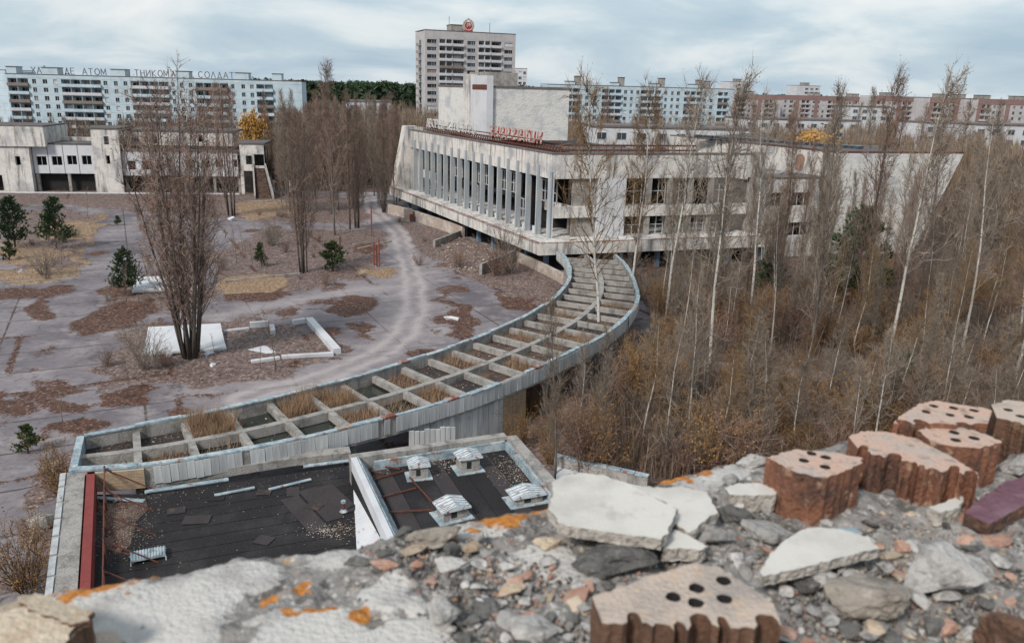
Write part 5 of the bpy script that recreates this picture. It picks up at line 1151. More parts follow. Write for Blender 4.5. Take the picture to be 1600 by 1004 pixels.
tree_px(('youngpine', 0), 15, 408, 376, 'young_pine', 'yellowish small pine below the left dark pine', 'pine')
tree_px(('youngpine', 0), 44, 708, 662, 'young_pine', 'lone small pine on the asphalt left of the gallery end', 'pine')
tree_px(('youngpine', 0), 184, 352, 336, 'young_pine', 'tiny pine on the edge of the joint strip left of the big tree', 'pine')
tree_px(('shrub', 0), 98, 775, 690, 'shrub', 'yellow budding bush beside the left end of the gallery', 'shrub')
tree_px(('shrub', 1), 42, 925, 800, 'shrub', 'yellow budding bush at the lower left outside the red edged roof', 'shrub')
tree_px(('sapling', 0), 98, 660, 600, 'sapling', 'thin weed stalks rising from a moss patch left of the gallery')
p = aty(397, 216, 212); tree(('yellowtree', 0), Vector((p.x, 212, 6)), 10, 'yellow_tree', 'bright yellow tree behind the end of the shopping centre')
bpy.data.objects['yellow_tree'].location.z = 0; bpy.data.objects['yellow_tree'].scale = (1.15, 1.15, aty(397, 180, 212).z/6)
# --- grove behind the square and before the flats
G = random.Random(5)
COLS = [(905, 'by the gallery edge'), (975, 'below the gallery bend'), (1060, 'below the pale pier'), (1150, 'around the tall birch'), (1215, 'below the end pier'), (1300, 'below the lower wing'), (1400, 'around the dark pine'), (1490, 'below the slanted wall'), (1560, 'beyond the slanted wall'), (9999, 'at the right edge')]
def place(px_, py_):
    c = next(n for x_, n in COLS if px_ < x_); r_ = 'at the back' if py_ < 455 else 'deep inside' if py_ < 520 else 'halfway back' if py_ < 590 else 'towards the front' if py_ < 660 else 'foremost'
    return c+', '+r_
LOOK = {'poplar': 'reddish bare poplar', 'greypoplar': 'grey brown bare poplar', 'birch': 'white stemmed bare birch', 'goldbirch': 'birch with golden brown twigs', 'shrub': 'bush with golden brown leaves', 'rustshrub': 'rust brown bush', 'greyshrub': 'grey leafless bush', 'multi': 'many stemmed bare tree'}
def scatter(n, box, keys, hr, lab, group, name, avoid=lambda x, y: False, cat='tree', wide=(.8, 1.1)):
    k = 0; tries = 0
    while k < n and tries < n*40:
        tries += 1; px_, py_ = G.uniform(box[0], box[2]), G.uniform(box[1], box[3]); p = at(px_, py_)
        if avoid(p.x, p.y): continue
        key = G.choice(keys); h_ = G.uniform(*hr); u_ = (h_-hr[0])/(hr[1]-hr[0]); lb = lab; nm = name
        if px_ > 800: lb = ('low' if u_ < .33 else 'tall' if u_ > .67 else 'middling')+' '+LOOK[key[0]]+' '+place(px_, py_); nm = 'birch_tree' if 'birch' in key[0] else 'poplar_tree' if 'poplar' in key[0] else name
        else: lb = ('low ' if u_ < .33 else 'tall ' if u_ > .67 else 'middling ')+LOOK[key[0]]+(' in the left part' if px_ < 500 else ' in the middle' if px_ < 560 else ' in the right part')+' of the palace grove'+(', front rows' if py_ > 310 else ', middle rows' if py_ > 291 else ', rear rows')
        tree(key, Vector((p.x, p.y, -.05)), h_, nm, lb, cat, ('bare trees of the wood' if cat == 'tree' else 'bushes of the wood') if px_ > 800 else group, G.uniform(*wide)); k += 1
dist2 = lambda x, y: min((Vector((x, y, 0))-L3(a.lerp(b, t_), 0)).length for a, b in zip(TRACK, TRACK[1:]) for t_ in (0, .5, 1))
PAL_POLY = [F(-5, -4.5, 0), F(LA+5, -5, 0), F(LA+5, 34, 0), F(40, 90, 0), Q3b, Q3+Vector((2, -3, 0)), Q2+Vector((0, -2, 0)), F(-1, LB+16, 0), F(-5, LB+2, 0)]
GAL_POLY = [*OC, *reversed(IC)]
def pip(x, y, poly):
    r = False; n = len(poly)
    for i in range(n):
        a, b = poly[i], poly[(i+1) % n]
        if (a.y > y) != (b.y > y) and x < (b.x-a.x)*(y-a.y)/(b.y-a.y)+a.x: r = not r
    return r
def near_gal(x, y): return pip(x, y, GAL_POLY)
BIRD = [('poplar', i) for i in range(4)]; GREYP = [('greypoplar', i) for i in range(3)]; BIR = [('birch', i) for i in range(4)]; GOLD = [('goldbirch', i) for i in range(2)]
scatter(40, (425, 290, 628, 335), BIRD+GREYP, (15, 22), 'slender bare poplar in the dense grove between shopping centre and palace', 'bare poplars in the grove left of the palace', 'poplar_tree', lambda x, y: pip(x, y, PAL_POLY) or dist2(x, y) < 3, wide=(.55, .8))
scatter(36, (420, 272, 618, 292), BIRD+GREYP, (16, 23), 'slender bare poplar in the dense grove between shopping centre and palace', 'bare poplars in the grove left of the palace', 'poplar_tree', lambda x, y: pip(x, y, PAL_POLY) or dist2(x, y) < 3, wide=(.55, .8))
for px_, Y, h, l in [(120, 205, 15, 'bare tree behind the shopping centre, in front of the left part of the slogan block'), (85, 215, 13, 'grey bare tree behind the low panel wing of the shopping centre'), (215, 214, 17, 'bare tree rising behind the taller block of the shopping centre'), (262, 212, 18, 'bare tree hidden behind the crown of the huge tree'), (345, 214, 23, 'tall bare poplar before the right half of the slogan block'), (362, 216, 24, 'tallest bare poplar before the right half of the slogan block'), (440, 212, 17, 'bare poplar before the blank gable end of the slogan block'), (160, 208, 12, 'low bare tree behind the roof of the shopping centre'), (455, 208, 19, 'bare poplar left of the dark pine wood'), (420, 222, 15, 'bare tree right of the yellow tree')]:
    p = aty(px_, 200, Y); tree(G.choice(BIRD+GREYP), Vector((p.x, Y, 0)), h, 'poplar_tree', l)
for px_, py_, k, h in [(330, 300, ('multi', 1), 12), (300, 304, ('poplar', 0), 13), (245, 304, ('poplar', 3), 14), (275, 308, ('multi', 2), 11), (230, 312, ('poplar', 1), 12)]:
    tree(k, at(px_, py_), h, 'bare_tree', 'bare tree standing close before the windows of the shopping centre', 'tree', 'bare trees in front of the shopping centre')
for i_, (px_, Y, ty) in enumerate([(905, 250, 150), (950, 240, 140), (1000, 262, 150), (1020, 230, 158), (1080, 250, 150), (1095, 240, 165), (1180, 260, 150), (1210, 240, 160), (1300, 270, 150), (1360, 240, 140), (1410, 270, 158), (1440, 250, 165), (1510, 240, 160), (1560, 260, 158), (1230, 300, 160), (1150, 290, 158), (1340, 300, 162), (1480, 300, 165)]):
    p = aty(px_, 200, Y); h = aty(px_, ty, Y).z; tree(G.choice(BIRD+GREYP), L3(p, 0), h, 'poplar_tree', ['reddish', 'grey brown'][i_ % 2]+' tall poplar standing above the far wood, '+['before the pale blue block', 'before the far red topped blocks'][px_ > 1145], 'tree', 'tall poplars of the far wood', .8)
tree(('yellowtree', 0), L3(aty(1280, 200, 190), 0), aty(1280, 212, 190).z, 'yellow_tree', 'yellow topped tree behind the hall roof of the palace')
# --- wood on the right
PATHP = [at(1010, 562).lerp(at(1330, 592), t_/12) for t_ in range(13)]
FOR = lambda x, y: pip(x, y, PAL_POLY) or near_gal(x, y) or x < np.interp(y, [35, 44, 60, 75, 90, 108, 130], [3.5, 3.8, 6, 13.5, 16, 15, 14]) or any((Vector((x, y, 0))-q_).length < 4.5 for q_ in PATHP)
for bx, by, ty, key, lab in [(868, 748, 470, ('greypoplar', 0), 'grey leafless tree standing right behind the annex roof corner'), (905, 655, 520, ('birch', 0), 'thin white stemmed birch beside the inner edge of the gallery'), (935, 560, 125, ('goldbirch', 0), 'tall tree with golden twigs rising through the gallery before the palace corner'), (1105, 612, 135, ('birch', 1), 'tall birch with a black foot and white trunk in the middle of the wood'), (1040, 500, 130, ('birch', 2), 'white birch before the middle of the palace side front'), (1072, 690, 430, ('birch', 3), 'forked young birch near the middle of the parapet edge'), (1390, 560, 125, ('birch', 1), 'white birch with spreading limbs before the great slanted wall'), (1335, 520, 118, ('poplar', 0), 'tall dark poplar before the left end of the great slanted wall'), (1500, 560, 180, ('birch', 0), 'leaning white birch right of the slanted wall'), (1575, 640, 150, ('goldbirch', 1), 'reddish golden birch at the right edge'), (1590, 560, 160, ('birch', 2), 'white trunked tree at the right edge behind the reddish one'), (1212, 480, 175, ('poplar', 2), 'dark poplar before the end pier of the palace'), (1170, 500, 160, ('birch', 3), 'pale birch before the right bays of the palace'), (1265, 560, 140, ('greypoplar', 1), 'grey poplar before the lower wing of the palace'), (1430, 500, 190, ('poplar', 3), 'bare poplar before the outer part of the slanted wall'), (985, 480, 140, ('goldbirch', 1), 'golden twigged tree before the broad pale pier of the palace')]:
    tree_px(key, bx, by, ty, 'birch_tree' if 'birch' in key[0] else 'poplar_tree', lab)
NB = 'trees of the wood right of the gallery'
scatter(38, (960, 400, 1600, 470), BIRD+GREYP+GREYP+BIR, (11, 20), 'tall bare tree in the wood close before the palace', NB+' near the palace', 'bare_tree', FOR, wide=(.45, .65))
scatter(38, (960, 470, 1600, 580), BIR+GREYP+GREYP+GOLD, (8, 15.5), 'bare tree in the middle of the wood', NB+' in its middle', 'bare_tree', FOR, wide=(.5, .75))
scatter(44, (860, 590, 1640, 735), BIR+GREYP+GOLD, (6, 10.5), 'young bare tree in the near part of the wood below the parapet', NB+' in its near part', 'bare_tree', FOR, wide=(.8, 1.1))
scatter(60, (1490, 255, 1640, 400), BIRD+GREYP+GREYP+BIR, (9, 15), 'bare tree in the wood right of the great slanted wall', NB+' beyond the slanted wall', 'bare_tree', FOR)
for bx, by, h in [(1330, 478, 12.5), (1205, 470, 7), (1400, 640, 5)]:
    tree(('pine', bx % 3), at(bx, by), h, 'pine_tree', {1330: 'tall dark pine in the wood before the great slanted wall', 1205: 'dark pine before the lower wing of the palace', 1400: 'low dark pine among the brown bushes on the right'}[bx])
SH = [('shrub', i) for i in range(3)]; RS = [('rustshrub', i) for i in range(2)]; GS = [('greyshrub', i) for i in range(2)]
tree_px(('shrub', 0), 985, 640, 535, 'shrub', 'large bush with coppery leaves below the end of the gallery edge', 'shrub')
tree_px(('shrub', 2), 1050, 640, 560, 'shrub', 'coppery bush right of the largest one below the gallery', 'shrub')
scatter(165, (780, 480, 1640, 745), SH+RS+GS, (2.2, 5.2), 'brown and golden undergrowth bush in the wood below the parapet', 'bushes of the undergrowth', 'shrub', FOR, 'shrub', (.8, 1.3))
scatter(60, (960, 430, 1640, 520), SH+RS+GS, (2.2, 5), 'brown undergrowth bush near the foot of the palace', 'bushes near the palace', 'shrub', FOR, 'shrub', (.8, 1.3))
for px_, py_, k_ in [(800, 668, 0), (830, 650, 1), (815, 700, 2), (850, 690, 0), (845, 640, 3), (880, 668, 1), (770, 650, 2), (800, 628, 4), (868, 620, 0), (890, 610, 5), (900, 690, 3), (860, 725, 1)]:
    p = at(px_, py_); tree([*SH, *RS, *GS][k_], L3(p, -.05), 2.2+.5*(k_ % 4), 'shrub', LOOK[[*SH, *RS, *GS][k_][0]]+' under the gallery, '+('left' if px_ < 812 else 'middle' if px_ < 848 else 'right')+(' and foremost' if py_ > 680 else ' and in between' if py_ > 645 else ' and rearmost'), 'shrub', 'bushes under the gallery')
# saplings and dead grass nobody could count
s = MB(); rr = random.Random(17); n = 0
while n < 12000:
    px_, py_ = rr.uniform(800, 1640), 430+320*rr.random()**.8; p = at(px_, py_)
    if FOR(p.x, p.y): continue
    n += 1; h = rr.uniform(.5, 2.2) if rr.random() < .75 else rr.uniform(2, 4.5); w = .018+.006*h; a = rr.random()*6.283; sd = Vector((math.cos(a)*w, math.sin(a)*w, 0)); q = L3(p, -.06); tip = q+Vector((rr.gauss(0, .14)*h, rr.gauss(0, .14)*h, h)); mi = rr.choice((0, 0, 1, 2))
    s.tri(q-sd, q+sd, tip, mi)
    if h > 1:
        for _ in range(3):
            u = rr.uniform(.3, .9); o_ = q.lerp(tip, u); e = o_+Vector((rr.gauss(0, .22)*h, rr.gauss(0, .22)*h, rr.uniform(.1, .3)*h)); s.tri(o_-sd*.6, o_+sd*.6, e, mi)
M['stalk'] = mat('dead_stalks', (.11, .072, .05), .9, [(.25, one, (.19, .125, .08), .5, .68, .9), (.9, one, (.05, .035, .028), .5, .65, .8)], coord='World')  # browns darkened to paint in the shaded hollows of the undergrowth
s_o = s.build('undergrowth', [M['stalk'], M['twiggold'], M['twig']]); tag(s_o, 'dense brown undergrowth of stalks and dead grass in the wood', 'undergrowth', kind='stuff')
# --- straw on the square and fallen leaves with relief
X, Y, Z, lit, straw = PLZ; s = MB(); rr = np.random.RandomState(3)
ii = np.argwhere(straw > .35)
for _ in range(15000):
    j = ii[rr.randint(len(ii))]; p = Vector((X[j[0], j[1]]+rr.uniform(-.2, .2), Y[j[0], j[1]]+rr.uniform(-.2, .2), .02)); h = rr.uniform(.15, .6); a = rr.rand()*6.283; sd = Vector((math.cos(a)*.025, math.sin(a)*.025, 0)); s.tri(p-sd, p+sd, p+Vector((rr.normal(0, .2), rr.normal(0, .2), h)))
tag(s.build('dry_grass', M['straw']), 'pale dry grass on the beds of the square', 'grass', kind='stuff')
s = MB(); ii = np.argwhere(lit > .45)
for _ in range(9000):
    j = ii[rr.randint(len(ii))]; p = Vector((X[j[0], j[1]]+rr.uniform(-.2, .2), Y[j[0], j[1]]+rr.uniform(-.2, .2), Z[j[0], j[1]]-.02)); h = rr.uniform(.2, .9); a = rr.rand()*6.283; sd = Vector((math.cos(a)*.018, math.sin(a)*.018, 0)); s.tri(p-sd, p+sd, p+Vector((rr.normal(0, .3), rr.normal(0, .3), h)))
tag(s.build('weed_stalk', M['twiggrey']), 'thin dead weed stalks on the leafy beds of the square', 'weeds', kind='stuff')
# --- far woods: one object each
def woods(name, label, pts, key_meshes, mats, hr):
    V, Fv, MI = [], [], []; off = 0; rs = np.random.RandomState(len(label))
    for (x_, y_) in pts:
        v, f, mi = key_meshes[rs.randint(len(key_meshes))]; a = rs.rand()*6.28; h = rs.uniform(*hr); w = h*rs.uniform(.8, 1.25); c, s_ = math.cos(a), math.sin(a)
        q = np.stack([(v[:, 0]*c-v[:, 1]*s_)*w+x_, (v[:, 0]*s_+v[:, 1]*c)*w+y_, v[:, 2]*h], 1); V.append(q); Fv.append(f+off); MI.append(mi); off += len(v)
    V = np.concatenate(V); Fv = np.concatenate(Fv); MI = np.concatenate(MI); me = bpy.data.meshes.new(name); me.vertices.add(len(V)); me.vertices.foreach_set('co', V.astype(np.float32).ravel())
    me.loops.add(Fv.size); me.loops.foreach_set('vertex_index', Fv.astype(np.int32).ravel()); me.polygons.add(len(Fv)); me.polygons.foreach_set('loop_start', np.arange(0, Fv.size, 3, dtype=np.int32)); me.polygons.foreach_set('loop_total', np.full(len(Fv), 3, np.int32))
    for m in mats: me.materials.append(m)
    me.polygons.foreach_set('material_index', MI.astype(np.int32)); me.update(calc_edges=True)
    o = bpy.data.objects.new(name, me); COL.objects.link(o); return tag(o, label, 'woods', kind='stuff')
def low_bare(seed, n=230):
    rs = np.random.RandomState(seed); v, f, m = [], [], []
    def tri(a, b, c, mi): k = len(v); v.extend([a, b, c]); f.append((k, k+1, k+2)); m.append(mi)
    tri((-.012, 0, 0), (.012, 0, 0), (0, 0, 1), 0); tri((0, -.012, 0), (0, .012, 0), (0, 0, 1), 0)
    for _ in range(n):
        z0 = rs.uniform(.08, .92); r = .15*(1-z0)**.6*rs.rand()**.5+.01; a = rs.rand()*6.28; L_ = rs.uniform(.06, .2); w = .005; x0, y0 = r*math.cos(a), r*math.sin(a); b = rs.rand()*6.28
        tri((x0-w*math.cos(b), y0-w*math.sin(b), z0), (x0+w*math.cos(b), y0+w*math.sin(b), z0), (x0*1.3+rs.normal(0, .01), y0*1.3+rs.normal(0, .01), min(1.05, z0+L_)), rs.choice([0, 1, 1, 2]))
    return np.array(v), np.array(f), np.array(m)
def low_pine(seed):
    rs = np.random.RandomState(seed); v, f, m = [], [], []
    for _ in range(170):
        z0 = rs.uniform(.35, 1); r = .2*(1.08-z0)**.6*rs.rand()**.5; a = rs.rand()*6.28; c = np.array([r*math.cos(a), r*math.sin(a), z0]); k = len(v)
        for _ in range(3): v.append(tuple(c+rs.normal(0, .032, 3)))
        f.append((k, k+1, k+2)); m.append(0)
    k = len(v); v += [(-.01, 0, 0), (.01, 0, 0), (0, 0, .9)]; f.append((k, k+1, k+2)); m.append(1)
    return np.array(v), np.array(f), np.array(m)
LBm = [low_bare(i) for i in range(5)]; LPm = [low_pine(i) for i in range(4)]; rs = np.random.RandomState(12)
def pts_in(n, xa, xb, ya, yb, cond=lambda x, y: True):
    out = []
    while len(out) < n:
        y_ = rs.uniform(ya, yb); x_ = rs.uniform(xa(y_), xb(y_))
        if cond(x_, y_): out.append((x_, y_))
    return out
bare_m = [M['twiggrey'], M['twig'], M['budolive']]
woods('far_bare_wood', 'brown leafless woods stretching behind the palace to the right horizon', pts_in(1300, lambda y: .02*y+8, lambda y: .75*y+10, 150, 440, lambda x, y: not pip(x, y, PAL_POLY) and not (abs(y-(365)) < 16 and x < 110)), LBm, bare_m, (10, 17))
woods('far_bare_wood', 'brown leafless woods behind the shopping centre on the left', pts_in(420, lambda y: -.8*y, lambda y: -.10*y, 206, 280, lambda x, y: x > -125+0*y or y > 255 or rs.rand() < .3), LBm, bare_m, (7, 15))
woods('far_bare_wood', 'brown leafless woods between the slogan block and the tall tower', pts_in(420, lambda y: -.29*y, lambda y: -.10*y, 215, 400), LBm, bare_m, (11, 19))
woods('far_pine_wood', 'dark green pine wood on the skyline between the slogan block and the tall tower', pts_in(900, lambda y: -.34*y, lambda y: .02*y, 420, 560), LPm, [M['needle'], M['barkdark']], (20, 27))
woods('far_pine_wood', 'dark thin line of pine wood along the far horizon', pts_in(2200, lambda y: -.9*y, lambda y: .9*y, 700, 1000), LPm, [M['needle'], M['barkdark']], (19, 27))

# small growth all over the beds of the square
g_ = random.Random(31); ii = np.argwhere(lit > .55); n = 0
while n < 70:
    j = ii[g_.randrange(len(ii))]; p = Vector((X[j[0], j[1]], Y[j[0], j[1]], 0))
    if not (-75 < p.x < 0 and 62 < p.y < 165) or pip(p.x, p.y, PAL_POLY) or near_gal(p.x, p.y): continue
    n += 1; key = g_.choice([('sapling', 0), ('sapling', 1), ('sapling', 0), ('greyshrub', 0), ('rustshrub', 1), ('greyshrub', 1)]); h_ = g_.uniform(1.8, 5.5) if key[0] == 'sapling' else g_.uniform(.8, 2.2)
    zone = ('near the gallery' if p.y < 80 else 'in the middle of the square' if p.y < 115 else 'on the far beds of the square')+(', left' if p.x < -40 else ', centre' if p.x < -18 else ', right')
    tree(key, p, h_, 'sapling' if key[0] == 'sapling' else 'bare_shrub', {'sapling': ('tall' if h_ > 3.6 else 'short')+' thin sapling ', 'greyshrub': 'little grey bush ', 'rustshrub': 'little rust brown bush '}[key[0]]+zone, 'sapling' if key[0] == 'sapling' else 'shrub', 'saplings and bushes on the beds of the square')
# ================================================================== FOREGROUND PARAPET AND RUBBLE
ZS = HC-.65
EDGE = [at(x_, y_, ZS) for x_, y_ in [(-420, 968), (-200, 940), (0, 912), (120, 890), (250, 872), (380, 850), (470, 836), (560, 826), (610, 806), (640, 812), (700, 798), (780, 780), (860, 768), (930, 758), (1000, 745), (1090, 716), (1150, 703), (1200, 694), (1260, 688), (1330, 676), (1400, 664), (1500, 648), (1600, 630), (1750, 610)]]
def build_parapet():
    E = resample(EDGE, 420); NT = 150; inn = Vector((.37, -.93, 0)).normalized(); TM = .66
    P = np.array([[(e+inn*(TM*(j/NT)**1.15))[:] for j in range(NT+1)] for e in E]); X_, Y_ = P[..., 0], P[..., 1]; T_ = TM*(np.arange(NT+1)/NT)**1.15
    edge_n = (fbm(X_*9, Y_*9, 41)-.5)*.05+(fbm(X_*40, Y_*40, 42)-.5)*.012
    fall = np.exp(-(T_[None, :]+edge_n*.6)/.018); Wx = X_+(fbm(X_*14, Y_*14, 51)-.5)*.10; Wy = Y_+(fbm(X_*14, Y_*14, 52)-.5)*.08
    ip = lambda poly: blur(inpoly(Wx, Wy, [at(a, b, ZS) for a, b in poly]).astype(float), 2)
    plast = np.max([ip(p) for p in [[(-300, 960), (150, 905), (330, 880), (420, 872), (430, 905), (360, 930), (345, 1004), (340, 1100), (-400, 1100)], [(420, 960), (520, 935), (560, 990), (640, 960), (690, 1010), (660, 1100), (400, 1100)], [(530, 920), (600, 895), (650, 905), (690, 940), (640, 960), (560, 950)],
       [(690, 800), (800, 785), (830, 800), (760, 832), (700, 822)], [(750, 862), (860, 850), (940, 890), (930, 925), (880, 915), (800, 900)], [(490, 862), (545, 850), (560, 870), (500, 890)], [(1000, 752), (1190, 705), (1200, 730), (1120, 770), (1010, 765)]]], 0)
    lich = np.zeros_like(X_)
    for a, b, r in [(775, 806, .030), (800, 800, .02), (880, 790, .02), (250, 880, .03), (215, 888, .022), (150, 905, .03), (130, 915, .03), (60, 920, .025), (20, 925, .02), (110, 935, .022), (545, 842, .012), (480, 950, .015), (540, 960, .014), (1030, 752, .02), (1060, 748, .02), (1100, 730, .02), (430, 925, .012), (840, 787, .015), (475, 905, .014), (1290, 683, .02)]:
        c = at(a, b, ZS); lich = np.maximum(lich, np.exp(-(((Wx-c.x)**2+(Wy-c.y)**2)/(r*1.5)**2)))
    lich = np.maximum(lich, .62*np.exp(-(T_[None, :]/.035)**2)*(fbm(X_*22, Y_*22, 66) > .55))
    plast = plast*np.clip((T_[None, :]+edge_n*.8-.012)/.05, 0, 1)
    rough_ = 1-plast
    Zp = ZS-.055*fall*(fall > .02)+rough_*((fbm(X_*18, Y_*18, 1)-.5)*.024+(fbm(X_*70, Y_*70, 2)-.5)*.016)+plast*((fbm(X_*10, Y_*10, 3)-.5)*.008+.004)+(fbm(X_*4, Y_*4, 9)-.5)*.02
    Xd = X_+edge_n*inn.x*fall*1.5; Yd = Y_+edge_n*inn.y*fall*1.5
    V = np.stack([Xd, Yd, Zp], -1); n0, n1 = V.shape[:2]
    skirt = []
    for k, dz in enumerate((.02, .06, .15, .5)): q = V[:, 0].copy(); q[:, 2] -= dz; q[:, :2] += np.array(inn[:2])*((fbm(q[:, 0]*20, q[:, 2]*20+k*3, 70)-.5)[:, None]*.03*(k < 3)); skirt.append(q)
    V = np.concatenate([np.stack(skirt[::-1], 1), V], 1); n1 += 4; idx = np.arange(n0*n1).reshape(n0, n1)
    Fq = np.stack([idx[:-1, :-1], idx[:-1, 1:], idx[1:, 1:], idx[1:, :-1]], -1).reshape(-1, 4)
    me = bpy.data.meshes.new('parapet'); me.from_pydata(V.reshape(-1, 3).tolist(), [], Fq.tolist()); me.polygons.foreach_set('use_smooth', [True]*len(Fq))
    a = me.color_attributes.new('mask', 'FLOAT_COLOR', 'POINT'); z4 = lambda A: np.concatenate([np.repeat(A[:, :1], 4, 1), A], 1)
    a.data.foreach_set('color', np.stack([z4(plast), z4(lich), z4(rough_), np.ones((n0, n1))], -1).astype(np.float32).ravel())
    bm = bmesh.new(); bm.from_mesh(me); bmesh.ops.recalc_face_normals(bm, faces=bm.faces)
    if sum(f.normal.z for f in bm.faces) < 0: bmesh.ops.reverse_faces(bm, faces=bm.faces)
    bm.to_mesh(me); bm.free()
    m = mat('weathered_parapet', (.215, .20, .19), .92, [(9, one, (.38, .355, .34), .5, .66, .7), (30, one, (.085, .078, .072), .5, .62, .9), (70, one, (.50, .47, .44), .55, .66, .8), (40, one, (.34, .20, .09), .60, .70, .6)], .7, 110, 'World'); nt = m.node_tree; N = nt.nodes.new; L = nt.links.new  # dark base tone also paints in shaded crevices between the rubble
    b = nt.nodes['Principled BSDF']; old = b.inputs['Base Color'].links[0].from_socket; at_ = N('ShaderNodeAttribute'); at_.attribute_name = 'mask'; sp = N('ShaderNodeSeparateColor'); L(at_.outputs['Color'], sp.inputs[0])
    pos = N('ShaderNodeNewGeometry').outputs['Position']; nz = N('ShaderNodeTexNoise'); nz.inputs['Scale'].default_value = 45; nz.inputs['Detail'].default_value = 6; L(pos, nz.inputs['Vector'])
    def thr(v, amp, lo, hi):
        s_ = N('ShaderNodeMath'); s_.operation = 'MULTIPLY_ADD'; L(nz.outputs['Fac'], s_.inputs[0]); s_.inputs[1].default_value = amp; L(v, s_.inputs[2]); r = N('ShaderNodeMapRange'); r.inputs[1].default_value = lo+amp*.5; r.inputs[2].default_value = hi+amp*.5; L(s_.outputs[0], r.inputs[0]); return r.outputs[0]
    def mx(f, a, c):
        q = N('ShaderNodeMix'); q.data_type = 'RGBA'; L(f, q.inputs[0]); L(a, q.inputs[6])
        if isinstance(c, tuple): q.inputs[7].default_value = (*c, 1)
        else: L(c, q.inputs[7])
        return q.outputs[2]
    n2 = N('ShaderNodeTexNoise'); n2.inputs['Scale'].default_value = 11; n2.inputs['Detail'].default_value = 7; L(pos, n2.inputs['Vector']); r2 = N('ShaderNodeMapRange'); r2.inputs[1].default_value = .5; r2.inputs[2].default_value = .72; L(n2.outputs['Fac'], r2.inputs[0])
    pc = N('ShaderNodeRGB'); pc.outputs[0].default_value = (.475, .45, .425, 1); pcl = mx(r2.outputs[0], pc.outputs[0], (.28, .26, .25))
    c = mx(thr(sp.outputs[0], 2.4, .36, .60), old, pcl)
    n3 = N('ShaderNodeTexNoise'); n3.inputs['Scale'].default_value = 90; L(pos, n3.inputs['Vector']); lc = N('ShaderNodeRGB'); lc.outputs[0].default_value = (.52, .20, .03, 1); r3 = N('ShaderNodeMapRange'); r3.inputs[1].default_value = .4; r3.inputs[2].default_value = .65; L(n3.outputs['Fac'], r3.inputs[0])
    c = mx(thr(sp.outputs[1], 2.2, .46, .70), c, mx(r3.outputs[0], lc.outputs[0], (.30, .12, .04)))
    L(c, b.inputs['Base Color']); me.materials.append(m)
    o = bpy.data.objects.new('parapet', me); COL.objects.link(o); tag(o, 'broken roof parapet with peeling white plaster and orange lichen in the foreground', 'parapet')
    return o
build_parapet()
s = MB(); inn = Vector((.37, -.93, 0)).normalized(); e_ = resample(EDGE, 12); back = [L3(p, 0)+inn*.62 for p in e_]
e2 = [L3(p, 0)+inn*.05 for p in e_]
s.prism([*e2, *reversed(back)], ZR+.8, ZS-.3); M['hotelwall'] = mat('hotel_wall', (.40, .38, .36), .9, [(.5, one, (.28, .26, .25), .45, .7, .8)])
tag(s.build('hotel_wall', M['hotelwall']), 'outer wall of the tall building under the foreground parapet', 'wall')
def mbrick(nm, c, c2, c3): return mat(nm, c, .92, [(14, one, c2, .47, .62, .85), (45, one, c3, .56, .68, .8), (120, one, (c[0]*.5, c[1]*.5, c[2]*.5), .58, .7, .7)], .8, 160, 'World')
M['brick'] = mbrick('red_brick', (.20, .088, .054), (.075, .044, .034), (.40, .255, .17)); M['brickd'] = mbrick('soot_and_shade_brick', (.13, .07, .045), (.075, .045, .035), (.24, .145, .09))  # dark browns stand for soot and for shade painted into the hollows
M['bricktop'] = mbrick('weathered_brick_face', (.50, .34, .27), (.40, .35, .32), (.20, .16, .14)); M['brickgrey'] = mbrick('grey_mortared_face', (.46, .37, .31), (.30, .26, .235), (.50, .36, .25))
M['tilewhite'] = mat('white_tile_slab', (.545, .515, .475), .88, [(7, one, (.42, .395, .365), .46, .62, .8), (25, one, (.36, .33, .29), .58, .68, .6), (70, one, (.54, .51, .48), .62, .72, .5)], .25, 200, 'World'); M['tileside'] = mat('broken_tile_edge', (.40, .36, .32), .95, [(60, one, (.22, .20, .18), .48, .66, .9)], .9, 120, 'World')
M['stone'] = mat('grey_rubble', (.38, .36, .345), .95, [(30, one, (.17, .16, .155), .48, .64, .85), (90, one, (.50, .47, .44), .56, .7, .7)], .9, 120, 'World', var=.35)
M['stoned'] = mat('dark_rubble', (.115, .11, .105), .95, [(30, one, (.055, .052, .05), .48, .64, .85), (80, one, (.24, .22, .21), .56, .7, .7)], .9, 120, 'World', var=.2)
M['stonet'] = mat('tan_rubble', (.42, .345, .265), .95, [(30, one, (.36, .27, .19), .48, .64, .85), (80, one, (.56, .48, .38), .56, .7, .7)], .7, 120, 'World', var=.2)
M['stonep'] = mat('pink_brick_chips', (.38, .235, .18), .95, [(30, one, (.33, .16, .11), .48, .64, .85), (80, one, (.52, .36, .29), .56, .7, .7)], .7, 120, 'World', var=.2)
M['stonelich'] = mat('lichened_concrete', (.27, .235, .20), .95, [(20, one, (.13, .11, .095), .48, .62, .85), (60, one, (.40, .36, .31), .56, .7, .7), (16, one, (.48, .21, .04), .63, .68, .9)], .9, 110, 'World')
M['maroon'] = mat('worn_maroon_paint', (.14, .065, .085), .45, [(20, (1, 1, 1), (.22, .13, .15), .5, .7, .8), (50, one, (.07, .035, .045), .56, .7, .7)], .4, 80, 'World')
FR = random.Random(77)
def rough_outline(pts, sub=4, amp=.0022, closed=True):
    out = []; n = len(pts)
    for i in range(n if closed else n-1):
        a, b = pts[i], pts[(i+1) % n]; k = max(1, int((b-a).length/.006)) if sub else 1; nn = Vector((-(b-a).y, (b-a).x, 0)).normalized()
        for j in range(k): t = j/k; out.append(a.lerp(b, t)+(nn*FR.gauss(0, amp) if j else Vector((0, 0, 0))))
    return out
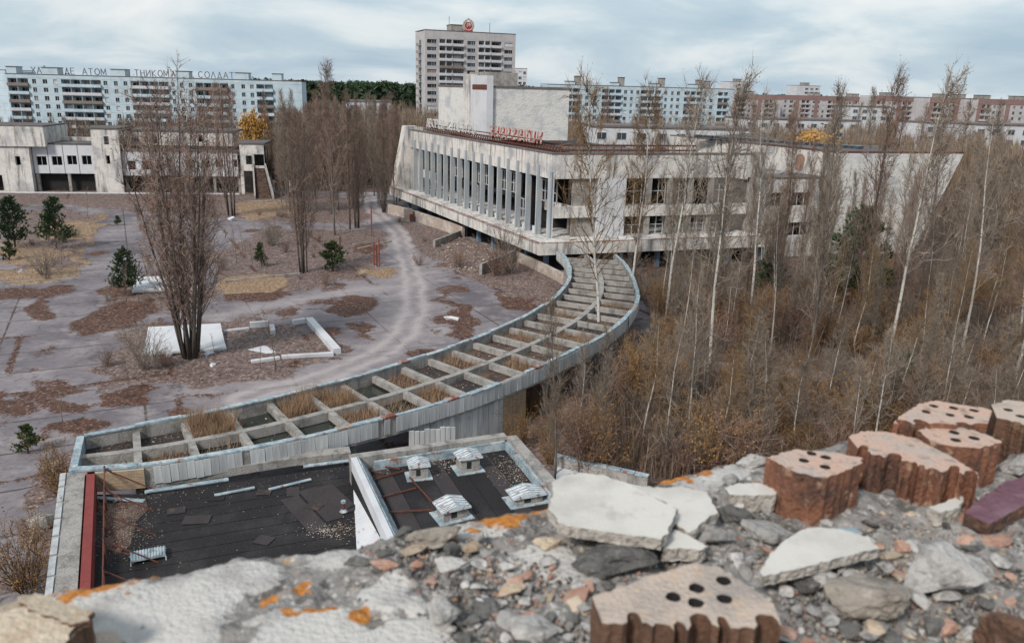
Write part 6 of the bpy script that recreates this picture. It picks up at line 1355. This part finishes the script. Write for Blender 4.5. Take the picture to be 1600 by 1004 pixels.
def circ(c, r, n=12): return [Vector((c.x+r*math.cos(2*math.pi*i/n)*(1+FR.gauss(0, .06)), c.y+r*math.sin(2*math.pi*i/n)*(1+FR.gauss(0, .06)), 0)) for i in range(n)]
def scallop(a, b, n, r, flip=1):
    """broken edge running through a row of perforations: half round bites between stumps"""
    d = (b-a); L_ = d.length; d.normalize(); nn = Vector((-d.y, d.x, 0))*flip; out = []
    cuts = [0.0]
    for k in range(n): cuts.append(cuts[-1]+FR.uniform(.6, 1.5))
    cuts = [c/cuts[-1]*L_ for c in cuts]
    for k in range(n):
        c0, c1 = cuts[k], cuts[k+1]; w = c1-c0; base = FR.gauss(0, .004); out.append(a+d*(c0+.0005)+nn*base)
        if FR.random() < .3:      # straight fracture between two bites
            for j in range(1, 5): out.append(a+d*(c0+w*j/5)+nn*(base+FR.gauss(.002, .0022)))
            continue
        rr = w*FR.uniform(.30, .42); c = c0+w*FR.uniform(.45, .55); bite = r*FR.uniform(.7, 1.9)
        for j in range(9): t = math.pi*j/8; out.append(a+d*(c-math.cos(t)*rr)+nn*(base+math.sin(t)**.6*bite+FR.gauss(0, .0008)))
    return out
def pz(pts, z): return [at(x_, y_, z) for x_, y_ in pts]
def gritty(o, z0, zf, amp, nl, mi):
    """side wall of a broken piece: layers pushed in and out by noise"""
    if sum(o[i].x*o[(i+1) % len(o)].y-o[(i+1) % len(o)].x*o[i].y for i in range(len(o))) < 0: o = list(reversed(o))
    n = len(o); s = MB(); rows = []
    for l in range(nl+1):
        t = l/nl; row = []
        for i in range(n):
            d = o[(i+1) % n]-o[i-1]; nn = Vector((d.y, -d.x, 0)); nn = nn.normalized() if nn.length > 1e-9 else Vector((0, 0, 0)); p = o[i]; z = z0(p) if callable(z0) else z0; z1 = zf(p) if callable(zf) else zf; zz = z+(z1-z)*t
            k = 0 if l == nl else amp*min(1, (1-t)*3.5)*(noise.fractal(Vector((p.x*170, p.y*170, zz*30)), .55, 2.1, 5)+.5*noise.noise(Vector((p.x*60, p.y*60, zz*140))))
            row.append((p.x+nn.x*k, p.y+nn.y*k, zz))
        rows.append(row)
    base = 0
    for r_ in rows: s.v += r_
    for l in range(nl):
        for i in range(n): a, b = l*n+i, l*n+(i+1) % n; s.f.append((a, b, b+n, a+n)); s.m.append(mi)
    return s
def merge(a, b):
    n = len(a.v); a.v += b.v; a.f += [tuple(i+n for i in f) for f in b.f]; a.m += b.m
def strip_outer(s, no, nh):
    """drop the plain outer side quads of a prism (they come before the hole quads)"""
    k = len(s.f)-nh; s.f = s.f[:k-no]+s.f[k:]; s.m = s.m[:k-no]+s.m[k:]
def brick(label, top, zt, holes=(), hr=.0095, h=None, side='brick', face='bricktop', outline=None, grp=None, amp=.0016, tilt=0):
    o = outline if outline else rough_outline(pz(top, zt), amp=amp); z0 = (zt-h) if h else ZS-.006
    s = MB(); hs = [circ(at(x_, y_, zt), hr) for x_, y_ in holes]
    c = sum(o, Vector())/len(o); f1 = (lambda p: zt+tilt*(p.x-c.x)) if tilt else zt
    s.prism(o, z0, f1, hs, 0, 1)
    nh = sum(len(h_) for h_ in hs)
    for i_ in range(1, nh+1): s.m[-i_] = 2  # hole walls coloured near black, their shade put into the colour
    strip_outer(s, len(o), nh); merge(s, gritty(o, z0, f1, .0020, 10, 1))
    ob = s.build('brick', [M[face], M[side], M['dark']]); return tag(ob, label, 'brick', grp)
def shrink(o, k): c = sum(o, Vector())/len(o); return [c.lerp(p, k) for p in o]
ZB = ZS+.088
# big brick at the bottom centre, broken along a row of holes on the near side
t0 = pz([(925, 932), (1000, 905), (1078, 880), (1122, 884), (1170, 915), (1212, 948)], ZB); near = scallop(at(1224, 980, ZB), at(934, 976, ZB), 8, .011, -1)
brick('big broken brick with five holes in its grey top, bottom centre of the parapet', None, ZB, [(1052, 932), (1088, 918), (1131, 907), (1087, 941), (1132, 935)], side='brickd', face='brickgrey', outline=rough_outline(t0, amp=.002, closed=False)+near)
brick('half brick with four holes and smooth pink sides, left of the brick group', [(1197, 714), (1243, 701), (1300, 706), (1346, 714), (1348, 722), (1292, 746), (1245, 738)], ZS+.085, [(1256, 719), (1290, 714), (1289, 729), (1268, 708)], hr=.0085, side='brick', face='bricktop')
z3 = ZS+.075
far = pz([(1326, 682), (1345, 673), (1385, 674), (1430, 684), (1485, 712), (1532, 740)], z3)
brick('long brick split lengthwise with fluted broken side facing the viewer', None, z3, [], hr=.0075, side='brick', face='bricktop', outline=rough_outline(far, amp=.0015, closed=False)+scallop(at(1530, 748, z3), at(1334, 700, z3), 8, .014, -1))
brick('brick fragment with three holes resting behind the long fluted brick', [(1434, 672), (1470, 662), (1510, 668), (1545, 680), (1566, 690), (1530, 700), (1490, 697), (1455, 690)], ZS+.082, [(1491, 675), (1493, 687), (1522, 684)], hr=.009, side='brick', face='bricktop')
z5 = ZS+.092
brick('topmost brick with many holes and orange lichen at the far edge of the parapet', None, z5, [(1459, 634), (1490, 637), (1522, 641), (1485, 648), (1514, 651), (1447, 643)], hr=.0085, side='brick', face='bricktop', outline=rough_outline(pz([(1396, 660), (1412, 646), (1437, 630), (1462, 625), (1500, 632), (1535, 636), (1556, 643)], z5), amp=.0015, closed=False)+scallop(at(1545, 662, z5), at(1402, 662, z5), 5, .011, -1))
brick('yellowish brick cut off by the right edge of the picture', None, ZS+.088, [(1575, 640), (1595, 650)], hr=.0085, side='brickd', face='brickgrey', outline=rough_outline(pz([(1549, 632), (1575, 624), (1640, 632), (1680, 650)], ZS+.088), amp=.002, closed=False)+scallop(at(1670, 680, ZS+.088), at(1552, 652, ZS+.088), 5, .011, -1))
def slabt(label, top, zt, th, name='tile_fragment', tilt=(0, 0), face='tilewhite', side='tileside', cat='tile', amp=.0012):
    o = rough_outline(pz(top, zt), amp=amp); c = sum(o, Vector())/len(o); f1 = lambda p: zt+tilt[0]*(p.x-c.x)+tilt[1]*(p.y-c.y); s = MB(); s.prism(o, lambda p: f1(p)-th, f1, (), 0, 1); strip_outer(s, len(o), 0); merge(s, gritty(o, lambda p: f1(p)-th, f1, .003, 4, 1)); return tag(s.build(name, [M[face], M[side]]), label, cat)
slabt('largest white tile slab lying on dark rubble, left of the bricks', [(862, 753), (880, 743), (910, 739), (945, 742), (985, 757), (1040, 786), (1057, 795), (1050, 815), (1034, 842), (960, 832), (888, 822), (872, 816), (868, 806), (857, 796), (864, 775)], ZS+.052, .017)
slabt('white tile piece under the right side of the largest slab', [(985, 758), (1040, 762), (1065, 759), (1105, 769), (1112, 782), (1122, 800), (1098, 815), (1078, 832), (1052, 815), (1060, 795)], ZS+.034, .016)
slabt('small wedge of white tile at the lower right corner of the largest slab', [(1038, 848), (1054, 826), (1080, 838), (1105, 853), (1098, 858), (1036, 856)], ZS+.030, .020)
slabt('triangular white tile slab lying alone right of centre', [(1187, 892), (1205, 862), (1228, 842), (1262, 824), (1300, 824), (1330, 830), (1352, 838), (1374, 856), (1300, 874), (1240, 890), (1192, 900)], ZS+.040, .015)
slabt('pale oblong mortar block behind the grey boulder', [(1132, 762), (1150, 755), (1185, 754), (1216, 757), (1212, 772), (1180, 774), (1140, 772)], ZS+.036, .030, 'mortar_block', face='tilewhite', cat='mortar')
slabt('small pale wedge of tile standing before the fluted brick', [(1450, 792), (1475, 785), (1502, 772), (1506, 778), (1500, 792), (1470, 800)], ZS+.030, .026)
slabt('worn maroon painted board lying at the right edge', [(1506, 800), (1530, 780), (1570, 752), (1640, 735), (1640, 765), (1590, 795), (1545, 818)], ZS+.030, .020, 'painted_board', face='maroon', side='brickd', cat='board', amp=.0005)
slabt('turquoise tile chip showing behind the triangular white slab', [(1300, 825), (1330, 822), (1348, 832), (1325, 836)], ZS+.030, .006, face='bluesteel')
HULL = []
for k in range(10):
    bm = bmesh.new(); rn_ = random.Random(300+k)
    for _ in range(15): bm.verts.new(Vector((rn_.gauss(0, 1), rn_.gauss(0, 1), rn_.gauss(0, 1))).normalized()*rn_.uniform(.72, 1.0))
    bmesh.ops.convex_hull(bm, input=bm.verts); loose = [v for v in bm.verts if not v.link_faces]; bmesh.ops.delete(bm, geom=loose, context='VERTS'); bmesh.ops.bevel(bm, geom=bm.edges[:], offset=.06, segments=1, affect='EDGES'); HULL.append(bm)
HM = {}
def hull(k, m):
    if (k, m) not in HM: me = bpy.data.meshes.new('stone'); HULL[k].to_mesh(me); me.materials.append(M[m]); HM[(k, m)] = me
    return HM[(k, m)]
def dense_hull(k, m, seed):
    bm = HULL[k].copy(); bmesh.ops.triangulate(bm, faces=bm.faces); bmesh.ops.subdivide_edges(bm, edges=bm.edges[:], cuts=5, use_grid_fill=True)
    for v in bm.verts: v.co *= 1+.19*noise.fractal(v.co*2.0+Vector((seed, 0, 0)), .8, 2.2, 5)+.07*abs(noise.noise(v.co*5+Vector((seed, 3, 0))))
    me = bpy.data.meshes.new('stone'); bm.to_mesh(me); bm.free(); me.materials.append(M[m]); return me
def stone(label, x0, y0, x1, y1, m, zh=.6, name='stone', cat='rubble', k=None, seed=None):
    """stone filling about the given spot of the parapet, sizes in metres from its distance"""
    cx = (x0+x1)/2; base = at(cx, y1, ZS); d = (base-Vector((0, 0, HC))).length; w = (x1-x0)/F_PX*d*.5; sd = seed if seed is not None else int(x0+y0); vh = (y1-y0)/F_PX*d
    hz = min(w*1.3, vh*zh)*.62; dy = max(w*.6, vh*.5)
    me = dense_hull(sd % 10 if k is None else k, m, sd)
    return tag(inst(me, name, None, Vector((base.x, base.y+dy*.75, ZS+hz*.75)), (FR.uniform(-.2, .2), FR.uniform(-.2, .2), FR.uniform(-.3, .3)), (w*1.12, dy*1.05, hz)), label, cat)
stone('grey knobbly stone between the mortar block and the triangular slab', 1170, 795, 1245, 855, 'stone')
stone('grey stone at the parapet edge left of the half brick', 1148, 700, 1208, 736, 'stone')
stone('large pitted stone spotted with orange lichen, bottom right of centre', 1315, 880, 1438, 985, 'stonelich', .85)
stone('big flat topped grey concrete lump at lower right', 1412, 852, 1545, 955, 'stone', .7)
stone('long dark concrete lump under the largest white slab', 880, 838, 1046, 905, 'stoned', .6)
stone('dark stone with lichen at the parapet edge left of the largest slab', 628, 822, 722, 862, 'stonelich', .8)
stone('flat grey stone right under the second white tile piece', 1082, 812, 1150, 858, 'stone')
stone('black crumbly clump left of the knobbly stone', 1118, 785, 1180, 825, 'stoned')
stone('grey lumpy stone on the left of the lichen spotted one', 1262, 880, 1312, 925, 'stone')
stone('tan flat chip left of the largest white slab', 828, 834, 884, 860, 'stonet', .5)
stone('heart shaped grey stone below the tan chip', 838, 860, 874, 890, 'stone', .6)
stone('pointed grey stone slab standing in the rubble left of the big brick', 655, 938, 715, 990, 'stone', .8)
stone('light grey stone at the bottom beside the big brick', 800, 945, 880, 1010, 'stone', .6)
stone('dark grey stone in the middle of the rubble trail', 720, 958, 755, 982, 'stoned', .8)
stone('cream coloured stone in the rubble trail', 768, 906, 820, 938, 'stonet', .6)
stone('pinkish chip with cream top at the left of the rubble trail', 575, 866, 622, 893, 'stonep', .5)
stone('dark slim chip lying left of the pinkish chip', 528, 876, 575, 888, 'stoned', .8)
stone('cream long chip before the lichened dark stone', 618, 850, 668, 868, 'stonet', .6)
stone('grey slab shaped stone in the upper rubble trail', 670, 872, 735, 895, 'stone', .6)
stone('cream lump at the upper right of the rubble trail', 716, 842, 756, 866, 'stonet', .7)
stone('pink brick sliver beside the heart shaped stone', 905, 885, 930, 930, 'stonep', .3)
stone('blurred brown brick lump cut off by the lower right corner', 1565, 965, 1700, 1085, 'brickd', 1.0)
stone('grey stone at the right edge behind the maroon board', 1568, 700, 1640, 745, 'stone')
stone('pale pink chip at the right edge below the board', 1520, 832, 1592, 862, 'stonep', .4)
stone('dark grey stone under the triangular white slab', 1240, 892, 1290, 930, 'stoned', .5)
# layered broken block in the lower left corner
zL = ZS+.07
for i, (top, z_, h_, m1, m2) in enumerate([([(-60, 980), (40, 928), (120, 952), (142, 962), (100, 1004), (60, 1060), (-80, 1080)], ZS+.062, .068, 'stonet', 'brickd')]):
    tp = pz(top, z_); brick('layered tan broken block out of focus in the lower left corner', None, z_, (), side=m2, face=m1, outline=rough_outline(tp, amp=.003))
slabt('middle step of the layered block in the lower left corner', [(-60, 965), (10, 955), (60, 940), (126, 956), (100, 1010), (-40, 1060)], ZS+.067, .006, 'stone_flake', face='stonet', side='brickd', cat='rubble', amp=.002)
slabt('thin pale ledge on top of the layered block in the lower left corner', [(30, 940), (55, 925), (145, 955), (140, 968), (110, 975), (60, 955)], ZS+.070, .007, 'stone_flake', face='stonet', side='brickd', cat='rubble', amp=.002)
slabt('dark broken foot of the layered block in the lower left corner', [(138, 985), (180, 985), (190, 1010), (140, 1020)], ZS+.012, .02, 'stone_flake', face='brickgrey', side='brickd', cat='rubble', amp=.003)
# loose rubble
ZON = [([(560, 862), (640, 835), (760, 845), (800, 870), (900, 900), (940, 960), (940, 1060), (620, 1060), (660, 980), (690, 940), (620, 890)], 105), ([(1150, 760), (1330, 770), (1480, 790), (1600, 770), (1650, 1010), (1225, 1060), (1220, 930), (1150, 880)], 130), ([(900, 870), (1180, 820), (1190, 900), (1060, 880), (930, 925)], 26), ([(1090, 740), (1210, 760), (1170, 800), (1080, 790)], 16)]
KIND = [('stone', 'grey', .50), ('stoned', 'dark grey', .22), ('stonet', 'cream', .13), ('stonep', 'pinkish', .15)]  # the dark stones' share also imitates shaded gaps in the rubble
lab = {0: 'in the rubble trail left of the big brick', 1: 'in the rubble field around the triangular slab', 2: 'between the big brick and the white slabs', 3: 'near the mortar block at the back of the parapet'}
for zi, (poly, n) in enumerate(ZON):
    xs, ys = [p[0] for p in poly], [p[1] for p in poly]; k = 0; pl = [Vector((a, b, 0)) for a, b in poly]
    while k < n:
        a, b = FR.uniform(min(xs), max(xs)), FR.uniform(min(ys), max(ys))
        if not pip(a, b, pl): continue
        k += 1; u = FR.random(); m, cn = ('stone', 'grey')
        for mm, cc, w in KIND:
            if u < w: m, cn = mm, cc; break
            u -= w
        r = .006+.016*FR.random()**1.6; p = at(a, b, ZS); fl = FR.uniform(.22, .75)
        tag(inst(hull(FR.randrange(10), m), 'stone', None, p+Vector((0, 0, r*fl*.7)), (FR.uniform(-.4, .4), FR.uniform(-.4, .4), FR.random()*6), (r*FR.uniform(.8, 1.5), r*FR.uniform(.8, 1.2), r*fl)), (('flat ' if fl < .42 else 'upright ' if fl > .6 else '')+('small ' if r < .010 else 'larger ')+cn+' stone '+((('top ' if b < 880 else 'middle ' if b < 940 else 'bottom ')+('left' if a < 720 else 'centre' if a < 820 else 'right')+' of the rubble trail by the big brick') if zi == 0 else (('behind' if b < 830 else 'beside' if b < 900 else 'before')+' the triangular slab, '+('left' if a < 1330 else 'centre' if a < 1450 else 'right')) if zi == 1 else lab[zi])), 'rubble', 'loose stones of the rubble on the parapet')
gm = {m: MB() for m in ('stone', 'stoned', 'stonet', 'stonep')}
for zi, (poly, n) in enumerate(ZON):
    xs, ys = [p[0] for p in poly], [p[1] for p in poly]; pl = [Vector((a, b, 0)) for a, b in poly]
    for _ in range(n*34):
        a, b = FR.uniform(min(xs)-12, max(xs)+12), FR.uniform(min(ys)-12, max(ys)+12)
        if not pip(a, b, pl) and FR.random() > .12: continue
        p = at(a, b, ZS+.001); r = .0012+.0040*FR.random()**2; mb = gm[FR.choices(['stone', 'stoned', 'stonet', 'stonep'], [5, 2, 1.5, 2])[0]]
        q = [p+Vector((FR.gauss(0, 1), FR.gauss(0, 1), 0)).normalized()*r*FR.uniform(.7, 1.2)+Vector((0, 0, FR.uniform(-.2, .4)*r)) for _ in range(4)]; t = p+Vector((0, 0, r*1.1)); c = p-Vector((0, 0, .003)); q.sort(key=lambda v: math.atan2(v.y-p.y, v.x-p.x))
        for i in range(4): mb.tri(q[i], q[(i+1) % 4], t); mb.tri(q[(i+1) % 4], q[i], c)
for m, l in (('stone', 'fine grey gravel among the rubble on the parapet'), ('stoned', 'fine dark grit among the rubble on the parapet'), ('stonet', 'fine cream coloured crumbs among the rubble on the parapet'), ('stonep', 'fine pink brick crumbs among the rubble on the parapet')): tag(gm[m].build('gravel', M[m]), l, 'gravel', kind='stuff')
